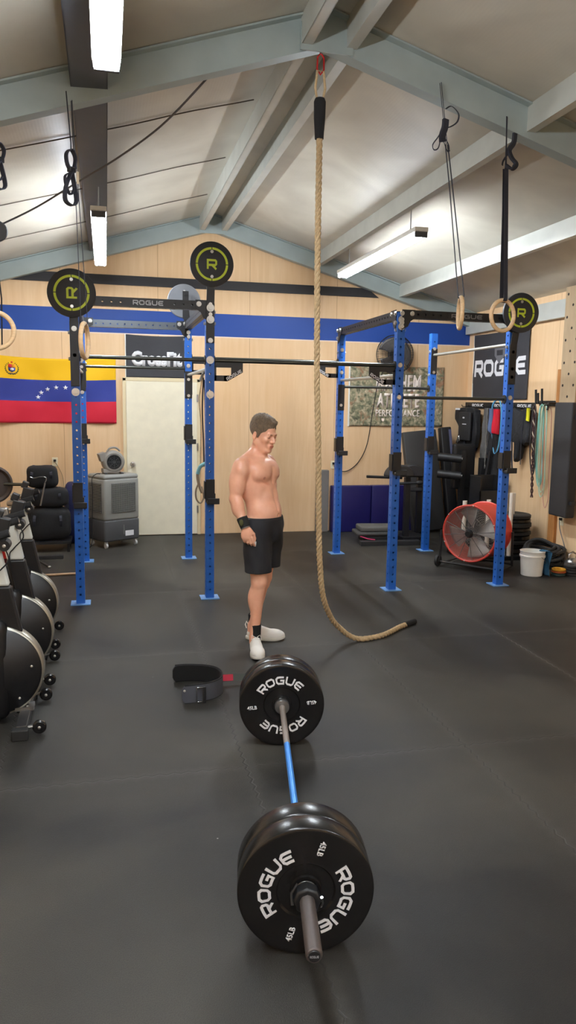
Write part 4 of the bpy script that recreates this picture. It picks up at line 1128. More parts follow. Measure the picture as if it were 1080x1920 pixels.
# socks and trainers
SOCK = mat('black_sock', (20, 20, 22), .9, bump=.3, bscale=400)
SHOE = mat('off_white_knit', (226, 222, 214), .75, bump=.25, bscale=300); SOLE = mat('white_sole', (206, 202, 190), .5)
iv = Matrix.Rotation(-yaw_p, 4, 'Z') @ Matrix.Translation(-PO)
def shoe(heel, toe, lab):
    heel = Vector(heel); toe = Vector(toe); L = (toe-heel).length; a = math.atan2((toe-heel).y, (toe-heel).x)
    S = SDF((-.03, -.07, -.01), (.33, .07, .15), .0036)
    S.cone((.045, 0, .045), (.12, 0, .04), .036, .040, .02)
    S.ell((.20, .0, .037), (.095, .052, .047), .02); S.ell((.10, 0, .045), (.085, .042, .052), .02)
    S.cone((.058, 0, .06), (.046, 0, .108), .036, .036, .015)
    S.cone((.10, 0, .085), (.155, 0, .062), .026, .024, .02)
    S.cone((.06, 0, .10), (.05, 0, .16), .029, .034, .006, 'sub')
    S.clip((0, 0, -1), -.022, .004)
    V, Q = S.mesh(); V = laplace(V, Q, 1)
    M = iv @ Matrix.Translation(heel) @ Matrix.Rotation(a, 4, 'Z')
    def tr(V): return np.array([tuple(M @ Vector(v)) for v in V])
    V[:, 0] *= L/.29
    up = np_mesh('trainer', tr(V), Q, [SHOE], person); tag(up, lab)
    n = 40; prof = []
    for i in range(n):
        t = 2*PI*i/n; c, s_ = math.cos(t), math.sin(t)
        x = .147 + .150*math.copysign(abs(c)**.85, c); wd = .040 + .016*(1/(1+math.exp(-(x-.13)*40))) - .004*math.exp(-((x-.12)/.03)**2)
        prof.append((x*L/.29, wd*math.copysign(abs(s_)**.75, s_)))
    mb = MB(); nn = n
    vs = []
    for z, sc in ((0.001, .96), (.006, 1.0), (.024, 1.0), (.030, .95)):
        for x, y in prof: vs.append(M @ Vector(((x-.147)*sc+.147, y*sc, z + (.012*max(0, (x-.24)/.06) if z < .01 else .006*max(0, (x-.2)/.1)))))
    fs = [(j*nn+i, j*nn+(i+1) % nn, (j+1)*nn+(i+1) % nn, (j+1)*nn+i) for j in range(3) for i in range(nn)] + [tuple(reversed(range(nn))), tuple(range(3*nn, 4*nn))]
    mb.add(vs, fs); mb.build('sole', SOLE, up)
    mb = MB()
    for i, x in enumerate((.105, .122, .139, .156)):
        z = .115-.013*i - .0
        mb.tube([M @ Vector((x*L/.29, -.026, z-.022)), M @ Vector((x*L/.29+.004, -.012, z-.004)), M @ Vector((x*L/.29+.004, .012, z-.004)), M @ Vector((x*L/.29, .026, z-.022))], .0028, 6)
    for s_ in (-1, 1): mb.tube([M @ Vector((.104, s_*.004, .113)), M @ Vector((.09, s_*.03, .125)), M @ Vector((.115, s_*.038, .10)), M @ Vector((.108, s_*.008, .113))], .0024, 6)
    mb.build('laces', mat('white_lace', (236, 234, 228), .8), up)
    mb = MB(); mb.tube([M @ Vector((.004, 0, .085)), M @ Vector((-.006, 0, .115)), M @ Vector((.004, 0, .14)), M @ Vector((.014, 0, .12))], .004, 6); mb.build('heel_loop', SHOE, up)
    mb = MB(); mb.lathe([(.0375, -.02), (.0385, .0), (.039, .05), (.041, .10), (.040, .105), (.034, .105)], M @ Vector((.056*L/.29, 0, .095)), (0, 0, 1), 28)
    mb.build('sock', SOCK, person)
shoe((1.040, 5.310, 0), (1.012, 5.000, 0), 'white trainer pointing at the camera')
shoe((1.015, 5.535, 0), (1.300, 5.458, 0), 'white trainer pointing to the right')
# ---------------------------------------------------------------- exercise bikes along the left edge
def bike(x, y, label):
    t = thing('exercise_bike', label, 'exercise bike', (x, y, 0), 0, 'exercise bikes in a row at the left edge')
    GB = mat('gloss_black_housing', (16, 16, 18), .42); GW = mat('pale_grey_frame', (206, 208, 200), .45)
    R = .262
    # flywheel housing, axis along y, centre height .30
    mb = MB(); mb.lathe([(0, -.085), (.10, -.085), (.12, -.075), (R-.030, -.06), (R-.012, -.045), (R-.012, .045), (R-.030, .06), (.12, .075), (.10, .085), (0, .085)], (-.045, 0, .30), (0, 1, 0), 64)
    hs = mb.build('flywheel_housing', GB, t)
    rim = MB(); rim.lathe([(R-.016, -.046), (R-.004, -.042), (R, -.036), (R, .036), (R-.004, .042), (R-.016, .046), (R-.020, .0)], (-.045, 0, .30), (0, 1, 0), 64, closed=True)
    rim.build('flywheel_rim', mat('perforated_rim', (176, 172, 158), .35, .8), hs)
    for a in (8, 215, 265, 310): MB().ell((-.045+math.cos(math.radians(a))*.2, -.071, .30+math.sin(math.radians(a))*.2), (.008, .005, .008), 10, 6).build('bolt', BOLT, hs)
    # lower cover and strut under the wheel
    mb = MB(); mb.rbox((-.17, 0, .31), (.40, .19, .57), .05); mb.rbox((-.30, 0, .22), (.30, .12, .20), .04); mb.build('drive_cover', GB, t)
    mb = MB(); mb.box((.09, 0, .11), (.06, .055, .14)); mb.build('front_strut', GB, t, smooth=False, bevel=.004)
    # front foot crossbar, pads and transport wheels
    mb = MB(); mb.box((.11, 0, .045), (.06, .54, .045)); ft = mb.build('front_foot', mat('satin_black_tube', (40, 40, 42), .3), t, smooth=False, bevel=.006)
    mb = MB(); mb.box((.105, -.01, .072), (.10, .085, .02)); 
    for q in (-.02, .02): mb.ell((.12, q-.02, .086), (.008, .008, .005), 10, 6)
    mb.build('clamp_plate', STEEL, ft, smooth=False)
    for s in (-1, 1):
        mb = MB(); mb.box((.105, s*.29, .03), (.085, .05, .06)); mb.build('end_pad', RUBBERM, ft, smooth=False, bevel=.006)
        mb = MB(); mb.tube([(.13, s*.24, .045), (.19, s*.235, .05)], .008, 8); mb.build('wheel_arm', STEEL, ft)
        wh = MB(); wh.lathe([(0, -.014), (.008, -.015), (.03, -.014), (.037, -.008), (.037, .008), (.03, .014), (.008, .015), (0, .014)], (.20, s*.235, .042), (0, 1, 0), 24); wh.build('transport_wheel', RUBBER, ft)
        wb_ = MB(); wb_.ell((.20, s*.235-.016, .042), (.009, .004, .009), 10, 6); wb_.build('wheel_bolt', BOLT, ft)
    # rear foot and beam
    mb = MB(); mb.box((-1.05, 0, .045), (.06, .56, .045)); mb.build('rear_foot', BLACK, t, smooth=False, bevel=.006)
    mb = MB(); mb.tube([(-.1, 0, .30), (-.6, 0, .22), (-1.05, 0, .07)], .035, 12); mb.build('main_beam', GB, t)
    # front post leaning back: black below, pale above
    def leaned(z0, z1, w, d, m, nm, x0=.050, k=-.20):
        c0 = Vector((x0+k*(z0-.5), 0, z0)); c1 = Vector((x0+k*(z1-.5), 0, z1)); mm = MB()
        for c in (c0, c1):
            for a, b in ((-1, -1), (1, -1), (1, 1), (-1, 1)): mm.v.append((c.x+a*w/2, b*d/2, c.z))
        mm.f = [(0, 1, 5, 4), (1, 2, 6, 5), (2, 3, 7, 6), (3, 0, 4, 7), (3, 2, 1, 0), (4, 5, 6, 7)]
        return mm.build(nm, m, t, smooth=False, bevel=.012)
    leaned(.42, .78, .115, .062, GB, 'lower_post'); leaned(.78, 1.06, .105, .058, GW, 'upper_post')
    leaned(1.02, 1.12, .06, .045, STEEL, 'stem')
    # handlebar with foam grips
    sx = -.07
    for s in (-1, 1):
        mb = MB(); mb.tube([(sx, 0, 1.06), (sx-.03, s*.12, 1.07), (sx-.02, s*.21, 1.07), (sx+.06, s*.23, 1.08), (sx+.15, s*.22, 1.11)], .015, 10); hb = mb.build('handlebar', mat('tan_worn_bar', (150, 132, 112), .4, .5), t)
        mb = MB(); mb.tube([(sx+.03, s*.226, 1.076), (sx+.15, s*.22, 1.11)], .021, 12); mb.build('foam_grip', FABRIC, hb)
    # monitor arm with clamps
    mb = MB(); mb.tube([(sx+.02, 0, 1.04), (sx+.085, 0, 1.02), (sx+.10, 0, 1.07)], .018, 10); ar = mb.build('monitor_arm', GREYP, t)
    mb = MB(); mb.box((sx+.085, -.01, 1.10), (.075, .06, .13), Matrix.Rotation(.25, 3, 'Y')); mb.box((sx+.075, -.01, 1.185), (.045, .05, .05), Matrix.Rotation(.4, 3, 'Y')); mb.build('monitor_bracket', BLACK, ar, smooth=False, bevel=.006)
    mb = MB(); mb.cyl((sx+.10, -.05, 1.01), (sx+.10, .04, 1.01), .030, 18); mb.cyl((sx+.03, -.05, 1.04), (sx+.03, .04, 1.04), .026, 18); mb.build('pivot_knob', BLACK, ar)
    mb = MB(); mb.ell((sx+.10, -.052, 1.01), (.010, .004, .010), 10, 6); mb.ell((sx+.03, -.052, 1.04), (.008, .004, .008), 10, 6); mb.build('pivot_bolt', BOLT, ar)
    mb = MB(); mb.tube(smooth_path([(sx+.10, -.04, 1.0), (sx+.12, -.05, .93), (sx+.06, -.05, .86), (sx+.03, -.035, .8), (sx+.06, -.04, .6)], 5), .004, 6); mb.build('sensor_cable', FABRIC, t)
    # saddle, seat post, cranks
    mb = MB(); mb.tube([(-.55, 0, .24), (-.62, 0, .62), (-.66, 0, .95)], .024, 12); mb.build('seat_post', GW, t)
    mb = MB(); mb.ell((-.68, 0, .985), (.14, .09, .035), 20, 10, fn=lambda v: Vector((v.x, v.y*(1-.55*max(0, v.x)/.14), v.z))); mb.build('saddle', VINYL, t)
    mb = MB(); mb.cyl((-.32, -.11, .33), (-.32, .11, .33), .012, 10); mb.box((-.25, -.11, .30), (.17, .014, .03), Matrix.Rotation(.35, 3, 'Y')); mb.box((-.39, .11, .36), (.17, .014, .03), Matrix.Rotation(.35, 3, 'Y')); ck = mb.build('crank', STEEL, t)
    mb = MB(); mb.box((-.17, -.16, .265), (.10, .09, .02)); mb.box((-.47, .16, .39), (.10, .09, .02)); mb.build('pedal', BLACK, ck, smooth=False, bevel=.004)
    return t
bk1 = bike(-.585, 4.33, 'exercise bike nearest the camera at the left edge, its foot and wheels fully in view')
bk2 = copy_tree(bk1); bk2.location = (-.58, 5.05, 0); bk2['label'] = 'middle exercise bike of the row at the left edge'
bk3 = copy_tree(bk1); bk3.location = (-.592, 5.78, 0); bk3['label'] = 'exercise bike furthest from the camera, nearest the leftmost blue upright'
rc_ = thing('storage_bin', 'red rounded bin glimpsed behind the exercise bikes at the left edge', 'bin', (-.87, 6.62, 0))
mb = MB(); mb.lathe([(.0, .0), (.11, .0), (.13, .02), (.165, .70), (.172, .74), (.168, .77), (.155, .76), (.12, .05), (0, .05)], (0, 0, 0), (0, 0, 1), 40); mb.build('bin_body', mat('red_plastic', (206, 52, 46), .35), rc_)
mb = MB(); mb.lathe([(.140, .10), (.150, .10), (.168, .50), (.158, .50)], (0, 0, 0), (0, 0, 1), 40, closed=True); mb.build('dark_band', mat('maroon_plastic', (84, 26, 28), .4), rc_)

# ---------------------------------------------------------------- evaporative cooler and blower
ck_ = thing('air_cooler', 'grey evaporative air cooler on castors left of the cream door', 'air cooler', (.065, 9.62, 0), math.radians(31))
W_, D_ = .50, .40
mb = MB(); mb.rbox((0, 0, .215), (W_, D_, .27), .025); mb.build('water_tank', DGREYP, ck_)
mb = MB(); mb.rbox((0, 0, .60), (W_, D_, .52), .03); mb.rbox((0, 0, .875), (W_*.99, D_*.99, .06), .028); bd = mb.build('cabinet', GREYP, ck_)
mb = MB(); mb.box((.02, -D_/2-.001, .62), (W_*.66, .012, .36)); gr = mb.build('front_recess', mat('dark_recess', (46, 46, 46), .7), bd, smooth=False)
mb = MB()
for i in range(24): mb.box((.02, -D_/2-.009, .447+i*.015), (W_*.66, .012, .005), Matrix.Rotation(.5, 3, 'X'))
for i in range(11): mb.box((.02-W_*.33+W_*.66*i/10, -D_/2-.012, .62), (.004, .006, .36))
mb.build('front_louvres', mat('louvre_grey', (120, 120, 114), .5), gr, smooth=False)
mb = MB(); mb.box((-W_/2-.001, 0, .62), (.012, D_*.7, .36)); sr = mb.build('side_recess', mat('dark_recess', (46, 46, 46), .7), bd, smooth=False)
mb = MB()
for i in range(18): mb.box((-W_/2-.009, 0, .45+i*.02), (.012, D_*.7, .008))
mb.build('side_louvres', mat('louvre_grey2', (134, 132, 124), .5), sr, smooth=False)
mb = MB(); mb.box((.10, -D_/2-.002, .17), (.12, .003, .065)); tag(mb.build('rating_label', WHITE, bd, smooth=False), 'white label')
mb = MB(); mb.box((.02, -D_/2-.002, .22), (.006, .006, .12)); mb.build('level_window', GREYP, bd, smooth=False)
for x in (-.21, .21):
    for y in (-.16, .16):
        mb = MB(); mb.cyl((x-.012, y, .033), (x+.012, y, .033), .033, 18); mb.box((x, y, .07), (.03, .03, .05)); mb.build('castor', mat('white_castor', (200, 200, 196), .4), ck_)
bl = thing('blower', 'small grey snail-shaped carpet blower on top of the air cooler', 'blower', (.065, 9.57, .906), math.radians(12))
mb = MB(); mb.lathe([(.075, -.075), (.11, -.08), (.135, -.06), (.14, 0), (.135, .06), (.11, .08), (0, .08)], (0, 0, .15), (0, 1, 0), 40)
mb.box((-.03, .0, .04), (.2, .14, .05)); mb.box((-.13, 0, .21), (.08, .13, .10), Matrix.Rotation(-.3, 3, 'Y')); mb.build('scroll_housing', mat('blower_grey', (134, 130, 122), .5), bl, bevel=.006)
mb = MB(); mb.lathe([(0, -.062), (.074, -.062), (.078, -.084), (.088, -.084), (.088, -.07)], (0, 0, .15), (0, 1, 0), 36); it = mb.build('intake', FABRIC, bl)
mb = MB()
for r in (.02, .04, .06): mb.lathe([(r-.002, -.086), (r+.002, -.086), (r+.002, -.082), (r-.002, -.082)], (0, 0, .15), (0, 1, 0), 30, closed=True)
for i in range(8): a = i*PI/4; mb.cyl((0, -.084, .15), (.078*math.cos(a), -.084, .15+.078*math.sin(a)), .002, 5)
mb.build('intake_grille', DGREYP, it)
mb = MB(); mb.tube(smooth_path([(-.07, 0, .27), (-.03, 0, .315), (.04, 0, .32), (.09, 0, .28)], 5), .012, 8); mb.build('handle', mat('blower_grey', (134, 130, 122), .5), bl)
mb = MB()
for x in (-.1, .1): mb.box((x, 0, .008), (.03, .16, .016))
mb.build('foot', DGREYP, bl, smooth=False)
cb = MB().tube(smooth_path([(-.09, 9.44, .915), (-.14, 9.40, .915), (-.186, 9.37, .86), (-.18, 9.34, .7), (-.19, 9.35, .4), (-.2, 9.36, .1), (-.25, 9.38, .012), (-.4, 9.6, .01)], 6), .005, 6).build('power_cord', FABRIC, None, origin=(-.09, 9.44, .9))
bl['label'] = bl['label']; cb.location = cb.location; attach_world(cb, bl)

# ---------------------------------------------------------------- bags stacked in the left corner
def soft(name, label, cat, c, d, m, r=.07, rz=0., seed=0, group=None, amp=.012):
    t = thing(name, label, cat, (c[0], c[1], c[2]), rz, group)
    mb = MB()
    def fn(v):
        n_ = Vector((abs(v.x)/(d[0]/2), abs(v.y)/(d[1]/2), abs(v.z)/(d[2]/2))); q = (n_.x**4+n_.y**4+n_.z**4)**.25
        v = v/max(q, .01); return v*(1+amp*8*mnoise.noise(v*6+Vector((seed, 0, 0))))
    mb.ell((0, 0, d[2]/2), (d[0]/2, d[1]/2, d[2]/2), 36, 22, fn=fn)
    mb.build('bag_body', m, t)
    return t
sk = thing('low_rack', 'low black steel rack under the stack of black bags', 'rack', (-.72, 9.42, 0))
mb = MB(); mb.box((0, 0, .115), (.56, .40, .03)); mb.build('shelf', BLACK, sk, smooth=False)
for x in (-.25, .25):
    for y in (-.17, .17): MB().box((x, y, .05), (.03, .03, .10)).build('leg', BLACK, sk, smooth=False)
def add_handles(t, d):
    mb = MB()
    for s in (-.6, .6): mb.ribbon(smooth_path([(s*d[0]/2, -d[1]/2*.9, d[2]*.4), (s*d[0]/2, -d[1]/2*1.05, d[2]*.7), (s*d[0]/2*.9, 0, d[2]*1.01)], 4), .03, .004, (1, 0, 0))
    mb.build('webbing_strap', STRAP, t, smooth=False)
for (c, d, l, sd_) in (((-.70, 9.44, .133), (.50, .40, .395), 'black sandbag at the bottom of the corner stack', 1), ((-.69, 9.44, .530), (.44, .34, .23), 'black sandbag in the middle of the corner stack', 2), ((-.76, 9.46, .76), (.36, .30, .26), 'black round-topped bag on top of the corner stack', 3)):
    t = soft('sandbag', l, 'bag', c, d, FABRIC, seed=sd_, group='black bags stacked by the wall'); add_handles(t, d)
t = soft('sports_bag', 'dark blue bag between the black stack and the air cooler', 'bag', (-.40, 9.86, 0), (.30, .32, .76), mat('navy_nylon', (26, 34, 84), .6, bump=.3, bscale=60), seed=9); add_handles(t, (.30, .32, .76))
# metal hook rod leaning against the bags
mb = MB(); mb.tube(smooth_path([(-.88, 9.235, .905), (-.84, 9.23, .89), (-.77, 9.225, .905), (-.71, 9.22, .90), (-.70, 9.22, .87), (-.715, 9.21, .84)], 5), .006, 6); 
o = thing('cable_hook', 'thin steel rod with a wavy wire end leaning on the black bags', 'rod', (-.76, 9.20, .60))
for v in range(len(mb.v)): mb.v[v] = tuple(Vector(mb.v[v])-Vector((-.76, 9.20, .60)))
mb.build('wavy_wire', STEEL, o)
MB().cyl((.045, .01, .235), (-.01, -.02, -.03), .009, 8).build('rod', STEEL, o)
# storage barbell at the left edge
bs = thing('weight_bench_bar', 'barbell with one dark plate resting on a stand at the left picture edge', 'barbell', (-1.20, 8.9, .86), math.radians(-14))
MB().cyl((-.5, 0, 0), (.34, 0, 0), .018, 14).build('bar_shaft', mat('dark_steel_bar', (88, 90, 86), .3, .8), bs)
MB().lathe([(.02, -.03), (.16, -.03), (.185, -.055), (.205, -.05), (.21, -.03), (.21, .03), (.205, .05), (.185, .055), (.16, .03), (.02, .03)], (-.03, -.05, 0), (.55, -.83, 0), 48, closed=True).build('plate', mat('brown_black_rubber', (58, 48, 42), .55), bs)
mb = MB(); mb.box((-.03, .03, -.43), (.06, .06, .86)); mb.box((-.03, .03, -.845), (.4, .5, .03)); mb.build('stand', BLACK, bs, smooth=False)
t = thing('weight_board', 'black flat board lying on the floor beside the leftmost uprights', 'board', (-.72, 8.86, 0)); MB().box((0, 0, .02), (.42, .08, .04)).build('board_body', SPRINGY, t, smooth=False, bevel=.004)
t = thing('floor_stand', 'low black steel foot frame on the floor behind the bikes', 'stand', (-.80, 8.4, 0))
mb = MB(); mb.tube([(-.15, .2, .16), (.16, -.03, .015)], .012, 8); mb.tube([(-.18, -.25, .14), (.12, -.42, .015)], .012, 8); mb.tube([(-.15, .2, .16), (-.18, -.25, .14)], .012, 8); mb.build('leg_frame', BLACK, t)
for p in ((.17, -.035, .012), (.13, -.425, .012)): MB().ell(p, (.018, .018, .012), 12, 8).build('foot_cap', BOLT, t)
t = thing('wooden_dowel', 'thin wooden dowel on the floor by the leftmost front upright', 'stick', (-.55, 7.95, .013)); MB().cyl((-.35, -.01, 0), (.24, .03, 0), .013, 12).build('dowel', mat('dowel_wood', (172, 138, 104), .5), t)

# ---------------------------------------------------------------- cloths on the walls
def cloth(name, label, cat, origin, ux, uz, w, h, m, sag=.02, wave=.008, seed=0, seg=(60, 30), border=None, drop=(0, 0)):
    """a hung cloth: ux = direction along the top edge, front faces ux x z ; returns (thing, surface function)"""
    t = thing(name, label, cat, origin)
    ux = Vector(ux).normalized(); nrm = ux.cross(Vector((0, 0, 1))) ; nrm = -nrm if nrm.dot(Vector(origin)*-1) < 0 else nrm
    def fn(u, v, off=0.):
        x = (u-.5)*w; z = (v-.5)*h
        ztop = -sag*4*u*(1-u)*v + drop[0]*(1-u)+drop[1]*u
        d = .014 + wave*(math.sin(7*u+3*v+seed)+.6*math.sin(13*u-9*v+seed*2)+.4*math.sin(23*u+5*v)) + wave*1.2*math.sin(10*(u-v)+seed)
        return ux*x + Vector((0, 0, z+ztop)) + nrm*(max(d, .003)+off)
    mb = MB(); mb.grid(lambda u, v: fn(u, v), *seg); o = mb.build('cloth', m, t, solid=.002)
    return t, fn, o, ux, nrm
# tricolour flag
ft, ffn, fo, ux, nr = cloth('flag', 'yellow, blue and red striped flag with white stars on the back wall', 'flag', (-.622, YB-.004, 1.928), (1, 0, 0), 0, 1.50, .85, flag_material(), sag=.035, wave=.011, seed=1)
st = MB()
for k in range(8):
    a = math.radians(172-(164*k/7)); cx = .538+.19*math.cos(a); cy = .375+.185*math.sin(a)
    pts = []
    for i in range(10):
        r = .033 if i % 2 == 0 else .0135; b = PI/2+i*PI/5
        pts.append((cx+r*math.cos(b)/1.5, cy+r*math.sin(b)/.85))
    c = ffn(cx, cy, .003); vs = [c]+[ffn(u, v, .003) for u, v in pts]; st.add(vs, [(0, 1+i, 1+(i+1) % 10) for i in range(10)])
st.build('star', WHITE, fo, solid=.001)
def patch(pts, m, nm, off=.004, par=None):
    mb = MB(); cx = sum(p[0] for p in pts)/len(pts); cy = sum(p[1] for p in pts)/len(pts)
    mb.add([ffn(cx, cy, off)]+[ffn(u, v, off) for u, v in pts], [(0, 1+i, 1+(i+1) % len(pts)) for i in range(len(pts))]); return mb.build(nm, m, par or fo, solid=.001)
_ffn0 = ffn
def ffn(u, v, off=0.):
    return _ffn0(.146+(u-.146)*1.3, .825+(v-.825)*1.3, off)
# the crest on the yellow band: shield in three fields, wreath branches
cx, cy = .146, .825
patch([(cx-.022, cy+.045), (cx, cy+.045), (cx, cy+.005), (cx-.022, cy+.005)], mat('crest_red', (200, 40, 40), .7), 'crest_field')
patch([(cx, cy+.045), (cx+.022, cy+.045), (cx+.022, cy+.005), (cx, cy+.005)], mat('crest_gold', (226, 150, 30), .7), 'crest_field')
patch([(cx-.022, cy+.005), (cx+.022, cy+.005), (cx+.02, cy-.03), (cx, cy-.048), (cx-.02, cy-.03)], mat('crest_blue', (52, 76, 150), .7), 'crest_field')
patch([(cx-.010, cy-.008), (cx+.002, cy+.002), (cx+.014, cy-.006), (cx+.01, cy-.026), (cx-.008, cy-.028)], WHITE, 'crest_horse', .006)
for s in (-1, 1):
    mb = MB()
    for i in range(9):
        a = math.radians(-80+ i*17); px = cx+s*.040*math.cos(a); py = cy-.002+.068*math.sin(a)
        q = [(px+s*.008*math.cos(a+.8), py+.016*math.sin(a+.8)), (px, py+.010), (px-s*.006, py), (px, py-.008)]
        mb.add([ffn(u, v, .004) for u, v in q], [(0, 1, 2, 3)])
    mb.build('crest_wreath', mat('crest_green', (52, 70, 40), .7), fo, solid=.001)
mb = MB(); mb.add([ffn(u, v, .004) for u, v in ((cx-.028, cy-.060), (cx-.02, cy-.072), (cx+.02, cy-.072), (cx+.028, cy-.060), (cx, cy-.052))], [(0, 1, 2, 3, 4)]); mb.build('crest_ribbon', mat('crest_ribbon', (150, 110, 70), .7), fo, solid=.001)
mb = MB(); mb.ell(ffn(cx, cy+.068, .004), (.014, .004, .010), 10, 6); mb.build('crest_top', mat('crest_red', (200, 40, 40), .7), fo)
BANB = mat('charcoal_banner_cloth', (50, 50, 54), .75, bump=.1, bscale=80)
def wrap_to(o, fn, w, h, off=.004):
    """lay flat lettering (x, z in the cloth's plane, centred) on to the waving cloth"""
    for v in o.data.vertices:
        p = fn(min(1, max(0, v.co.x/w+.5)), min(1, max(0, v.co.y/h+.5)), off+v.co.z); v.co = p
I4 = Matrix.Identity(4)
bt_, bfn, bo, ux, nr = cloth('banner', 'black banner with white lettering above the cream door', 'banner', (.66, YB-.004, 2.385), (1, 0, 0), 0, .80, .55, BANB, sag=.015, wave=.0025, seed=2, drop=(0, 0))
o = plain_text('CrossFit', .20, I4, 'lettering', WHITE, bo, width=.66, bold=.065, thick=.0012); wrap_to(o, lambda u, v, f: bfn(u, v-.05, f), .80, .55)
mb = MB(); mb.box((-.405, -.008, .0), (.012, .012, .56)); mb.build('pale_hem', WHITEP, bt_, smooth=False)
mt_, mfn, mo, ux, nr = cloth('banner', 'camouflage banner with pale lettering on the back wall behind the rig', 'banner', (4.045, YB-.004, 1.925), (1, 0, 0), 0, 1.42, .85, camo_material(), sag=.01, wave=.002, seed=4)
PINK = mat('pale_pink_print', (250, 236, 224), .7)
for s_, hh_, cz_, w_, b_ in (('MAYHEM', .235, 2.120-1.925, .68, .03), ('ATHLETE', .205, 1.868-1.925, .655, .03), ('PERFORMANCE', .10, 1.688-1.925, .675, .02)):
    o = plain_text(s_, hh_, I4, 'lettering', PINK, mo, width=w_, bold=b_, thick=.0012); wrap_to(o, lambda u, v, f, a=cz_: mfn(u+.012, v+a/.85, f+.002), 1.42, .85)
o = MB(); o.prism([(-.022, .02), (.022, .02), (.018, -.012), (0, -.026), (-.018, -.012)], .001, I4); o = o.build('shield_mark', PINK, mo, smooth=False); wrap_to(o, lambda u, v, f: mfn(u-.145, v+(1.592-1.925)/.85, f), 1.42, .85)
mb = MB(); mb.box((-.72, -.008, 0), (.02, .01, .86)); mb.build('pale_hem', WHITEP, mt_, smooth=False)
rt_, rfn, ro, ux, nr = cloth('banner', 'charcoal banner with wide white lettering on the right wall', 'banner', (XR-.004, 9.33, 2.345), (0, -1, 0), 0, 1.46, .90, BANB, sag=.01, wave=.0025, seed=5)
def flat_letters(h, w, nm, par, m):
    q, W = stroke_text('ROGUE', w=.25, gap=.14); mb = MB(); sx = w/W
    for quad in q:
        lift = quad[4]*.0006; pts = [((x-W/2)*sx, (y-.5)*h) for x, y in quad[:4]]
        area = sum(pts[i][0]*pts[(i+1) % 4][1]-pts[(i+1) % 4][0]*pts[i][1] for i in range(4))
        if area < 0: pts.reverse()
        mb.prism(pts, .0012, Matrix.Translation((0, 0, lift)))
    return mb.build(nm, m, par, smooth=False)
o = flat_letters(.225, 1.36, 'lettering', ro, WHITE); wrap_to(o, lambda u, v, f: rfn(u, v-.02, f), 1.46, .90)
mb = MB()
EMB = mat('grey_emblem', (104, 104, 108), .7)
hexo = [(-.13, .10), (-.05, .13), (.13, .13), (.13, -.02), (.05, -.13), (-.05, -.10), (-.06, -.03), (-.13, -.02)]
mb.prism([(-.13, .11), (.13, .11), (.13, .05), (-.13, .05)], .001, I4); mb.prism([(-.13, .05), (-.075, .05), (-.075, -.02), (-.13, -.02)], .001, I4); mb.prism([(.075, .05), (.13, .05), (.13, -.02), (.075, -.02)], .001, I4); mb.prism([(-.13, -.02), (.13, -.02), (0, -.14)], .001, I4)
o = mb.build('emblem', EMB, ro, smooth=False); wrap_to(o, lambda u, v, f: rfn(u, v+.18, f), 1.46, .90)
mb = MB(); mb.box((-.012, .735, 0), (.012, .02, .90)); mb.build('pale_hem', WHITEP, rt_, smooth=False)

# ---------------------------------------------------------------- wall fan and its cord
wf = thing('wall_fan', 'round black cage fan mounted high on the back wall behind the rig', 'fan', (3.93, YB-.02, 2.50))
mb = MB(); mb.box((0, -.02, 0), (.10, .04, .16)); mb.cyl((0, -.03, 0), (0, -.13, 0), .05, 20, .07); mb.build('motor', BLACK, wf)
mb = MB()
for r, y in [(.265, -.15), (.262, -.11), (.262, -.19)]: mb.tube([(r*math.cos(a), y, r*math.sin(a)) for a in [2*PI*i/48 for i in range(48)]], .006 if y == -.15 else .003, 6, closed=True)
for r in (.06, .11, .16, .21): mb.tube([(r*math.cos(a), -.215, r*math.sin(a)) for a in [2*PI*i/36 for i in range(36)]], .002, 5, closed=True)
for i in range(48):
    a = 2*PI*i/48; c, s = math.cos(a), math.sin(a)
    mb.tube([(c*.05, -.22, s*.05), (c*.2, -.215, s*.2), (c*.262, -.19, s*.262), (c*.266, -.15, s*.266), (c*.262, -.11, s*.262), (c*.07, -.09, s*.07)], .0016, 4)
mb.cyl((0, -.215, 0), (0, -.228, 0), .05, 20); mb.build('cage', BLACK, wf)
mb = MB()
for k in range(3):
    a0 = k*2*PI/3
    def bf(u, v, a0=a0):
        r = .045+.195*v; a = a0+(u-.5)*(1.25+.3*v); return Vector((r*math.cos(a), -.15+(u-.5)*.06, r*math.sin(a)))
    n0 = MB(); n0.grid(bf, 10, 6); mb.add(n0.v, n0.f)
mb.uv = None; mb.build('blade', mat('smoky_blade', (70, 66, 64), .4), wf, solid=.003)
cd_ = MB().tube(smooth_path([(3.90, YB-.06, 2.38), (3.74, YB-.08, 2.15), (3.66, YB-.08, 1.7), (3.60, YB-.06, 1.25), (3.50, YB-.02, 1.0), (3.35, YB-.02, .87), (3.22, YB-.02, .86), (3.13, YB-.02, .93)], 6), .006, 6).build('fan_cord', FABRIC, None, origin=(3.5, YB-.02, 1.5))
attach_world(cd_, wf)
def outlet(loc, nx, label):
    t = thing('wall_outlet', label, 'outlet', loc, 0 if nx == 0 else -PI/2)
    MB().box((0, -.004, 0), (.072, .008, .115)).build('face_plate', mat('cream_plate', (232, 222, 190), .4), t, smooth=False, bevel=.002)
    mb = MB(); mb.box((0, -.02, .018), (.032, .03, .03)); mb.build('plug', BLACK, t, smooth=False, bevel=.004)
    return t
ot1 = outlet((-.665, YB, 1.0), 0, 'cream outlet on the back wall above the black bags'); outlet((3.12, YB, .95), 0, 'outlet on the back wall where the wall fan plugs in'); 
t = outlet((XR, 7.70, .50), 1, 'white outlet low on the right wall between timber studs')
